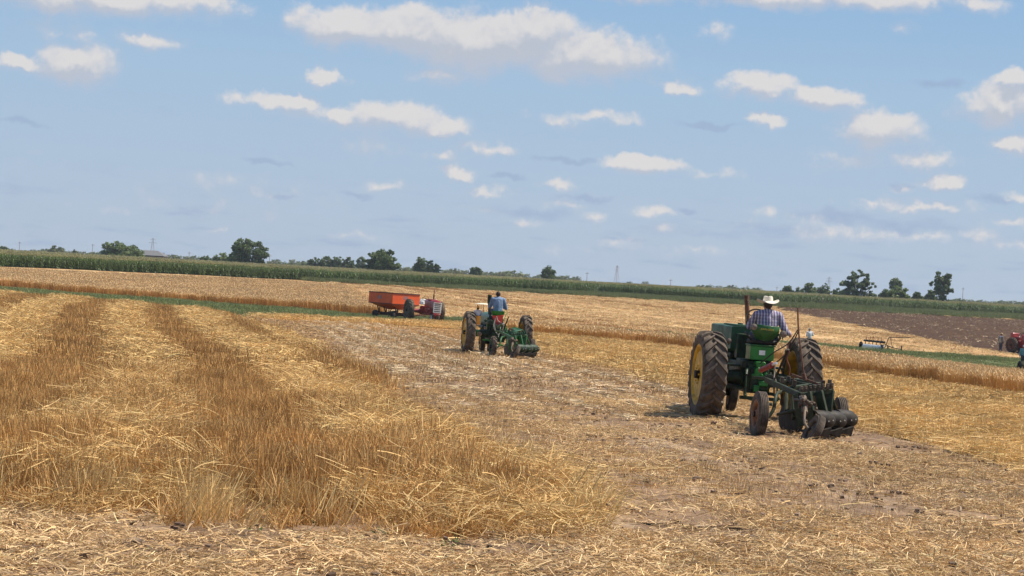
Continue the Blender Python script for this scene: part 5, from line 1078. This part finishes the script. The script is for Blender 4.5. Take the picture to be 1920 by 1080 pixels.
# ------------------------------------------------------------------ shiny plow standing on the far stubble
def build_far_plow(name, label, u, v, D, rz, shiny=True, group=None):
    p = AT(u, v, D); T = thing(name, label, 'plow', (p[0], D, float(gz(p[0], D))), (0, math.radians(2), rz), group); T.scale = (1.12, 1.12, 1.22)
    q = MB(); q.beam((-.75, .3, .62), (.85, -.35, .62), .09, .1); q.beam((-.75, .5, .66), (.8, .5, .66), .07, .08)
    for k in range(6): x = -.7+k*.27; q.beam((x, .5, .66), (x+.12, -.1-.08*k, .62), .06, .08); q.beam((x+.1, 0, .64), (x+.1, -.02, .25), .05, .09)
    q.build('frame', m_black, T)
    for k in range(6):
        x = -.62+k*.25; b = MB(); rows = []
        for i in range(7):
            t = i/6; rows.append([(x+.30*(t-.5)+.05*math.sin(a_), -.30-.03*k-.13*math.cos(a_)+.08*t, .25+.21*math.sin(a_)) for a_ in [math.radians(-70+125*j/8) for j in range(9)]])
        b.loft([r+[(a_, c_+.02, d_) for a_, c_, d_ in r][::-1] for r in rows]); b.build('moldboard', m_steel if shiny else m_iron, T)
    for k in range(4): x = -.6+.35*k; c = MB(); c.lathe([(-.006, .001), (-.006, .16), (.006, .16), (.006, .001)], n=18); o = c.build('coulter', m_black, T); o.location = (x, .45, .32)
    wheel(T, 'land_wheel', (-.92, .25, .27), .27, .12, m_black, m_tyre2, 'rib', side=-1, rot=(0, 0, .5)); wheel(T, 'furrow_wheel', (.62, -.55, .25), .25, .14, m_black, m_tyre2, 'rib', side=1, rot=(0, .2, .4)); wheel(T, 'tail_wheel', (1.05, .1, .22), .22, .1, m_black, m_tyre2, 'rib', side=1)
    q = MB(); q.tube([(.85, -.3, .3), (1.0, -.15, .75), (1.12, .0, 1.0), (1.9, .1, 1.05), (2.6, .15, 1.12)], .03); q.tube([(1.2, 0, 1.0), (1.3, .2, .5), (1.5, .3, .3)], .02); q.build('lift_lever', m_iron, T)
    q = MB(); q.tube([(.8, .3, .5), (1.4, .5, .32), (2.0, .6, .25)], .03); q.cyl((2.02, .6, .1), (2.02, .6, .5), .05); q.build('drawbar', m_black, T)
    q = MB()
    for k in range(5): x = -.6+.28*k; q.tube([(x, .3, .66), (x+.03, .3, .82), (x-.03+.05*(k % 2), .25, .95)], .018)
    q.each('trip_lever', m_rust, T); return T
build_far_plow('plow', 'plow with shiny silver moldboards parked alone on the far stubble', 1637, 652, 160., math.radians(-14))
# ------------------------------------------------------------------ things at the right edge
pf = AT(1888, 662, 171.); gf = float(gz(pf[0], 171.))
TF = small_tractor('tractor', 'red tractor at the right edge beside the man in the straw hat', (pf[0]+.95, 171.4, gf+.03), math.radians(-150), m_red, m_wagd, m_red, R=.68, half=.62, hoodz=1.62, tw=.34)
q = MB(); q.box(-.35, .45, -.45, -.1, 1.25, 1.75); q.box(-.25, .3, -.1, .5, 1.1, 1.45); q.build('fender', m_red, TF, bevel=.06)
pm = AT(1875.5, 661, 171.); person('man in straw hat and grey jacket standing beside the red tractor', (pm[0], 171., float(gz(pm[0], 171.))), math.radians(-55), standing_pose(step=.06), m_shirtw, m_jeans, m_hair, ('brim', m_tan_hat, None), jacket=m_shirtg, vox=.016)
pm = AT(1516.5, 656, 152.); person('man in a white shirt and light trousers walking beyond the large green tractor', (pm[0], 152., float(gz(pm[0], 152.))), math.radians(20), standing_pose(step=.15, wl=(-.16, .22, 1.05), wr_=(.22, .24, 1.12), elr=(.30, -.02, 1.14)), m_shirtw, mat('light_trousers', (.50,.50,.47), (.4,.4,.37), 6, .85), m_hairg, ('cap', mat('grey_cap', (.3,.3,.32), (.22,.22,.24), 12, .8), None), vox=.016)
pm = AT(1918.5, 676, 141.); person('man in a teal shirt and dark trousers cut by the right edge', (pm[0], 141., float(gz(pm[0], 141.))), math.radians(160), standing_pose(step=.05), m_teal, m_jeans, m_hair, ('cap', mat('grey_cap2', (.35,.35,.35), (.25,.25,.25), 12, .8), None), vox=.016)
build_far_plow('plow', 'dark plow with a small rubber wheel in front of the man in teal', 1941, 682, 136., math.radians(-14), False)

# ------------------------------------------------------------------ trees
TR = np.random.default_rng(11)
def leaf_mat(name, c1, c2):
    m = bpy.data.materials.new(name); m.use_nodes = True; t = NT(m.node_tree); b = t.N['Principled BSDF']; b.inputs['Roughness'].default_value = .55; b.inputs['Specular IOR Level'].default_value = .3
    geo = t.node('ShaderNodeNewGeometry'); n = t.noise(geo.outputs['Position'], .45, 4, .7); c = t.mix(t.mr(n, .38, .62), c1, c2); t.L.new(c, b.inputs['Base Color'])
    tr = t.node('ShaderNodeBsdfTranslucent'); t.L.new(c, tr.inputs[0]); mx = t.node('ShaderNodeMixShader'); mx.inputs[0].default_value = .25; t.L.new(b.outputs[0], mx.inputs[1]); t.L.new(tr.outputs[0], mx.inputs[2]); t.L.new(mx.outputs[0], t.N['Material Output'].inputs[0]); return m
ml_d = leaf_mat('dark_leaves', (.085,.12,.045), (.155,.20,.07)); ml_m = leaf_mat('green_leaves', (.13,.175,.06), (.23,.28,.10)); ml_g = leaf_mat('greyish_leaves', (.125,.16,.09), (.21,.25,.13))
m_bark = mat('bark', (.13,.10,.075), (.08,.06,.045), 2, .9)
def tree_meshes(lobes, n, leaf, ml, trunk, seed, H, W, open_=0.):
    """lobes: (x, z, rx, rz) in metres; returns crown and trunk objects (unparented)"""
    r = np.random.default_rng(seed); A = np.array([l[2]*l[3] for l in lobes]); A = A/A.sum(); V = []
    # sub-clumps inside every lobe
    cl = []
    for (x, z, rx, rz_), a in zip(lobes, A):
        k = max(6, int(95*a)); d = unit(r.normal(size=(k, 3)))*(r.uniform(.25, 1, (k, 1))**.45); c = d*np.array([rx, rx*.8, rz_])+np.array([x, r.normal(0, rx*.15), z]); cl.append(np.c_[c, np.full(k, min(rx, rz_)*r.uniform(.24, .50))])
    cl = np.vstack(cl); w = cl[:, 3]**2; idx = r.choice(len(cl), n, p=w/w.sum()); d = unit(r.normal(size=(n, 3)))*(r.uniform(0, 1, (n, 1))**.4); d[:, 2] = np.where(d[:, 2] < -.3, d[:, 2]*.5, d[:, 2])
    c = cl[idx, :3]+d*cl[idx, 3:4]*np.array([1.15, 1.15, .85]); u = unit(r.normal(size=(n, 3))); v = unit(np.cross(u, r.normal(size=(n, 3)))); s = leaf*r.uniform(.5, 1.4, (n, 1))
    q = np.stack([c-u*s-v*s*.5, c+u*s-v*s*.5, c+u*s*.7+v*s*.6, c-u*s*.6+v*s*.7], 1).reshape(-1, 3); F = np.arange(4*n).reshape(-1, 4)
    crown = mesh_np('crown', q, F, ml); tb = MB(); x0 = trunk; cz = min(l[1] for l in lobes)
    tb.tube([(x0, 0, -.3), (x0+.1, 0, cz*.5), (x0, 0, cz)], [W*.035, W*.028, W*.02], n=8, smooth=1)
    for (x, z, rx, rz_) in lobes: tb.tube([(x0, 0, cz*.55), ((x+x0)/2, 0, (z+cz*.5)/2), (x, 0, z)], [W*.018, W*.012, W*.006], n=6, smooth=1)
    for k in cl[::3]: tb.tube([(x0, 0, cz*.9), tuple((np.array([x0, 0, cz])+k[:3])/2+np.array([0, 0, .2])), tuple(k[:3])], [W*.01, W*.006, W*.003], n=4, smooth=1)
    return crown, tb.build('trunk', m_bark)
def tree(label, u, vtop, wpx, D, lobes, ml=ml_d, n=2600, dens=1.9, group='trees beyond the corn', name='tree', cat='tree', trunk=0.):
    """lobes in fractions: x in -1..1 of the half width, z 0..1 of the visible height"""
    p = AT(u, vtop, D); zg = float(gz(p[0], D)); H = p[2]-zg; W_ = wpx/FP*D
    T = thing(name, label, cat, (p[0], D, zg), (0, 0, 0), group); L = [(x*W_/2, z*H, rx*1.12*W_/2, rz_*1.06*H) for x, z, rx, rz_ in lobes]
    c, t = tree_meshes(L, int(n*dens), max(.25, W_*.026), ml, trunk*W_/2, int(u), H, W_); c.parent = T; t.parent = T; return T
ROUND = [(-.5,.55,.45,.28), (.5,.55,.45,.28), (0,.72,.55,.27), (-.25,.45,.55,.3), (.3,.42,.55,.3), (0,.35,.8,.25)]
def build_trees():
    tree('broad green tree left of the grey-roofed house, left half of a pair', 212, 453, 46, 620, [(-.5,.5,.5,.35), (0,.7,.6,.28), (.45,.6,.5,.3), (0,.35,.9,.3)], ml_m, 3200)
    tree('broad green tree next to the left end of the grey-roofed house', 243, 454, 48, 625, [(-.4,.65,.5,.3), (.2,.66,.55,.26), (.65,.45,.4,.3), (0,.35,.9,.3)], ml_m, 3200)
    tree('tall dense dark tree standing alone right of the grey-roofed house', 471, 447, 64, 560, [(-.35,.78,.42,.2), (.3,.76,.42,.2), (-.5,.5,.5,.3), (.55,.48,.45,.32), (0,.45,.8,.38), (0,.25,.95,.22)], ml_d, 5200)
    tree('pale green bushy tree touching the left side of the tall dense dark tree', 438, 474, 26, 600, ROUND, ml_m, 1500); tree('rounded green tree second to the left of the tall dense dark tree', 415, 474, 34, 640, ROUND, ml_m, 1800)
    tree('small dark tree between the grey-roofed house and the rounded green tree', 385, 478, 24, 640, ROUND, ml_d, 1300)
    tree('grey-green round tree near the far left of the skyline', 107, 459, 38, 820, ROUND, ml_g, 1900); tree('small tree between the far left round tree and the broad green pair', 141, 468, 14, 840, ROUND, ml_g, 900)
    tree('low tree cut by the left edge of the photo', 4, 461, 30, 820, ROUND, ml_d, 1500)
    for i, (u, v, w) in enumerate(((592,484,30), (612,481,30), (634,480,32), (655,481,26))):
        tree(('leftmost', 'second from left', 'third from left', 'rightmost')[i]+' tree of the dense dark clump left of the big spreading tree', u, v, w, 700, ROUND, ml_d, 1700)
    tree('narrow grey tree between the dense dark clump and the big spreading tree', 677, 483, 22, 690, ROUND, ml_g, 1300)
    tree('big spreading green tree standing above the orange wagon', 718, 466, 68, 520, [(-.1,.82,.4,.16), (.3,.74,.45,.2), (-.55,.6,.4,.25), (.62,.5,.36,.28), (0,.5,.7,.3), (-.5,.32,.45,.2), (.75,.28,.3,.2), (.2,.3,.5,.2)], ml_d, 4600)
    tree('tallest dark tree of the three above the tractor with the white grille', 791, 482, 24, 600, [(0,.7,.7,.28), (-.2,.45,.8,.3), (.3,.3,.7,.25)], ml_d, 1700); tree('middle tree of the three right of the big spreading tree', 806, 487, 18, 600, ROUND, ml_d, 1200); tree('low end tree of the three right of the big spreading tree', 818, 494, 18, 600, ROUND, ml_d, 1100)
    tree('small round dark tree left of the blue-shirted driver', 893, 499, 26, 640, [(0,.65,.7,.3), (-.3,.5,.6,.3), (.4,.45,.6,.3)], ml_d, 1500); tree('lone small dark tree to the right of the blue-shirted driver', 1030, 500, 23, 600, [(0,.72,.8,.26), (-.1,.45,.85,.3), (.2,.3,.6,.2)], ml_d, 1500)
    tree('dark rounded tree above the cowboy hat, left one', 1478, 537, 26, 600, ROUND, ml_d, 1300); tree('low grey-green tree between two rounded trees right of the cowboy hat', 1498, 538, 18, 620, ROUND, ml_g, 900)
    tree('rounded green tree taller than its neighbours right of the cowboy hat', 1518, 530, 27, 590, ROUND, ml_m, 1500); tree('dark tree just left of the faint bare pylon', 1545, 530, 24, 600, ROUND, ml_d, 1400); tree('low bush at the left foot of the airy tall tree', 1571, 542, 26, 590, ROUND, ml_d, 1100)
    tree('airy tall grey-green tree with gaps in its crown', 1609, 504, 72, 480, [(.0,.84,.3,.13), (-.2,.68,.32,.16), (.35,.76,.2,.14), (.3,.56,.3,.14), (-.6,.48,.28,.16), (.72,.5,.26,.15), (-.1,.45,.35,.18), (-.75,.25,.3,.16), (.6,.25,.4,.16), (-.25,.2,.4,.12)], ml_g, 4300)
    tree('narrow upright tree rising from bushes between the two tall airy trees', 1680, 522, 22, 520, [(0,.75,.8,.22), (0,.45,.9,.28)], ml_g, 1500); tree('rounded bushy tree wrapped round the narrow upright tree', 1686, 536, 42, 515, ROUND, ml_m, 1900); tree('low dark bush left of the narrow upright tree', 1660, 542, 24, 530, ROUND, ml_d, 1100)
    tree('low dark bush right of the narrow upright tree', 1722, 548, 28, 530, ROUND, ml_d, 1100); tree('dark bush at the left foot of the vase-shaped tree', 1748, 544, 30, 520, ROUND, ml_d, 1400)
    tree('tall vase-shaped tree near the right edge of the skyline', 1766, 508, 44, 480, [(0,.85,.4,.14), (.5,.78,.35,.16), (-.6,.66,.35,.15), (.75,.58,.24,.14), (.1,.6,.6,.2), (.15,.35,.35,.2), (.35,.18,.5,.12)], ml_g, 3200)
    # hedgerow far behind: many alike
    proto = [tree('distant hedgerow tree, hazy green, on the horizon', 300+60*i, 478, 24, 1000, ROUND if i % 2 else [(-.4,.6,.5,.3), (.3,.7,.6,.26), (0,.35,.95,.3)], (ml_g, ml_d, ml_g)[i], 650, group='distant hedgerow trees') for i in range(3)]
    spots = [(18,466),(48,468),(62,467),(82,466),(128,469),(155,471),(172,472),(182,471),(300,474),(318,477),(332,477),(348,480),(362,479),(398,481),(452,487),(515,486),(532,489),(548,486),(562,489),(575,488),(757,500),(768,500),(779,501),(835,505),(848,503),(860,504),(872,506),(914,509),(930,509),(942,508),(955,507),(968,510),(985,513),(1012,514),(1048,515),(1060,516),(1078,518),(1180,526),(1210,527),(1312,534),(1330,532),(1348,535),(1369,534),(1382,537),(1398,538),(1416,539),(1456,545),(1466,543),
             (1592,551),(1640,553),(1705,555),(1794,559),(1806,559),(1820,561),(1836,562),(1850,563),(1862,564),(1874,563),(1888,562),(1900,563),(1912,565),(1929,564)]
    p0 = [AT(300+60*i, 478, 1000.)[2]-float(gz(0, 1000.)) for i in range(3)]
    marks = [(0,'left edge'),(107,'grey-green round tree'),(228,'broad green tree pair'),(287,'grey-roofed house'),(385,'small dark tree'),(471,'tall dense dark tree'),(612,'dense dark clump'),(718,'big spreading tree'),(805,'three dark trees'),(893,'small round dark tree'),(1030,'lone small dark tree'),(1157,'middle pylon'),(1437,'cowboy hat'),(1609,'airy tall tree'),(1680,'narrow upright tree'),(1766,'vase-shaped tree'),(1930,'right edge')]
    ordw = ['first','second','third','fourth','fifth','sixth','seventh','eighth','ninth','tenth','eleventh','twelfth','last']; seen = {}
    spots.sort()
    for i, (u, v) in enumerate(spots):
        j = max(q_ for q_ in range(len(marks)) if marks[q_][0] <= u); seen[j] = seen.get(j, 0)+1; lab = f'hedgerow tree, {ordw[seen[j]-1]} rightward from {marks[j][1]} towards {marks[j+1][1]}'
        k = i % 3; D = float(TR.uniform(880, 1180)); t = AT(u, v, D); g = float(gz(t[0], D)); s = (t[2]-g)/p0[k]; o = proto[k] if i < 3 else copy_tree(proto[k]); o.location = (t[0], D, g); sx = s*TR.uniform(.9, 1.6); o.scale = (sx, sx, s); o.rotation_euler = (0, 0, TR.uniform(-.6, .6)); o['label'] = lab
build_trees()

# ------------------------------------------------------------------ house, pylons, poles
def build_house():
    D = 640.; a = AT(252, 480, D); b = AT(312, 483, D); g = float(gz((a[0]+b[0])/2, D)); cx = (a[0]+b[0])/2; w = (b[0]-a[0])/2; T = thing('house', 'long single-storey house with a grey hipped roof and pinkish brick walls', 'house', (cx, D, g), (0, 0, 0))
    ze = AT(282, 479.5, D)[2]-g; zr = AT(282, 469.5, D)[2]-g; d = 5.
    q = MB(); q.box(-w+.3, w-.3, -d+.4, d-.4, -.2, ze); q.build('wall', mat('pink_brick', (.42,.25,.20), (.36,.21,.17), 3, .85), T)
    q = MB(); q.hexa([(-w, -d, ze-.05), (w, -d, ze-.05), (w, d, ze-.05), (-w, d, ze-.05)], [(-w, -d, ze+.12), (w, -d, ze+.12), (w, d, ze+.12), (-w, d, ze+.12)]); q.loft([[(-w, -d, ze+.12), (w, -d, ze+.12), (w, d, ze+.12), (-w, d, ze+.12)], [(-w*.45, -.15, zr), (w*.45, -.15, zr), (w*.45, .15, zr), (-w*.45, .15, zr)]]); q.build('roof', mat('grey_shingles', (.15,.15,.155), (.11,.11,.115), 4, .9, bump=.02), T, smooth=False)
    for x in (-w*.6, -w*.1, w*.35, w*.7): q = MB(); q.box(x-.7, x+.7, -d+.37, -d+.42, ze-1.5, ze-.4); f = q.build('window', m_white, T); q = MB(); q.box(x-.6, x+.6, -d+.35, -d+.366, ze-1.4, ze-.5); q.build('pane', m_black, f)
build_house()
m_galv = mat('galvanised_steel', (.30,.31,.33), (.24,.25,.27), 3, .6, metal=.3); m_pole = mat('weathered_pole', (.22,.18,.15), (.16,.13,.11), 3, .9)
def pylon(label, u, v, D, rz):
    p = AT(u, v, D); g = float(gz(p[0], D)); H = p[2]-g; T = thing('pylon', label, 'pylon', (p[0], D, g), (0, 0, rz), None); w = H*.11; t = H*.0075
    L = MB(); lv = [0, .22, .42, .58, .70, .78, .86, 1.0]; hw = lambda f: w*(1-f)*.9+w*.12 if f < .78 else w*.30*(1-(f-.78)*1.5)
    C = [(-1, -1), (1, -1), (1, 1), (-1, 1)]
    for i in range(len(lv)-1):
        a, b = lv[i], lv[i+1]
        for j, (sx, sy) in enumerate(C):
            L.beam((sx*hw(a), sy*hw(a), a*H), (sx*hw(b), sy*hw(b), b*H), t, t); sx2, sy2 = C[(j+1) % 4]; L.beam((sx*hw(a), sy*hw(a), a*H), (sx2*hw(b), sy2*hw(b), b*H), t*.6, t*.6); L.beam((sx*hw(b), sy*hw(b), b*H), (sx2*hw(b), sy2*hw(b), b*H), t*.6, t*.6)
    L.build('lattice_mast', m_galv, T, smooth=False)
    for f in (.78, .92):
        q = MB(); aw = w*(1.5 if f < .9 else 1.1)
        for s in (-1, 1): q.beam((0, 0, f*H), (s*aw, 0, f*H), t, t); q.beam((0, 0, (f+.05)*H), (s*aw, 0, f*H), t*.7, t*.7); q.beam((s*aw, 0, f*H), (s*aw, 0, (f-.04)*H), t*.6, t*.6)
        q.build('crossarm', m_galv, T, smooth=False)
pylon('steel lattice pylon rising behind the grey-roofed house', 287, 446, 1260., .25); pylon('steel lattice pylon above the corn in the middle of the photo', 1157.5, 498, 1290., .6); pylon('faint lattice pylon between the small trees right of the cowboy hat', 1555, 519, 1320., -.2)
def pole(label, u, v, D):
    p = AT(u, v, D); g = float(gz(p[0], D)); H = p[2]-g; T = thing('utility_pole', label, 'utility pole', (p[0], D, g), (0, 0, .4)); MB().cyl((0, 0, -.2), (0, 0, H), .17*D/1200, .12*D/1200, 8).build('post', m_pole, T); MB().box(-1.0, 1.0, -.06, .06, H-.85, H-.68).build('crossarm', m_pole, T)
for l, u, v, D in (('wooden utility pole at the far left of the skyline', 37, 453, 1150.), ('wooden utility pole left of the broad green tree pair', 174, 457, 1150.), ('wooden utility pole right of the grey-roofed house', 355, 472, 1100.), ('wooden utility pole just right of the tall dense dark tree', 506, 477, 1000.),
      ('utility pole right of the lone small dark tree', 1101, 510, 1000.), ('leaning pole right of the middle pylon', 1258, 523, 1000.), ('utility pole right above the exhaust stack', 1402, 535, 1100.), ('utility pole directly above the cowboy hat', 1457, 537, 1100.), ('utility pole right of the vase-shaped tree', 1806, 539, 1000.)): pole(l, u, v, D)
# ------------------------------------------------------------------ air between the camera and the far trees
def build_haze():
    q = MB(); q.box(-650, 650, -60, 1350, -4.5, 40); m = bpy.data.materials.new('air'); m.use_nodes = True; N = m.node_tree.nodes; N.remove(N['Principled BSDF'])
    v = N.new('ShaderNodeVolumePrincipled'); v.inputs['Color'].default_value = (.82, .90, 1, 1); v.inputs['Density'].default_value = .00011; v.inputs['Anisotropy'].default_value = .2
    m.node_tree.links.new(v.outputs[0], N['Material Output'].inputs['Volume']); o = q.build('haze', m, smooth=False); tag(o, kind='stuff')
build_haze()
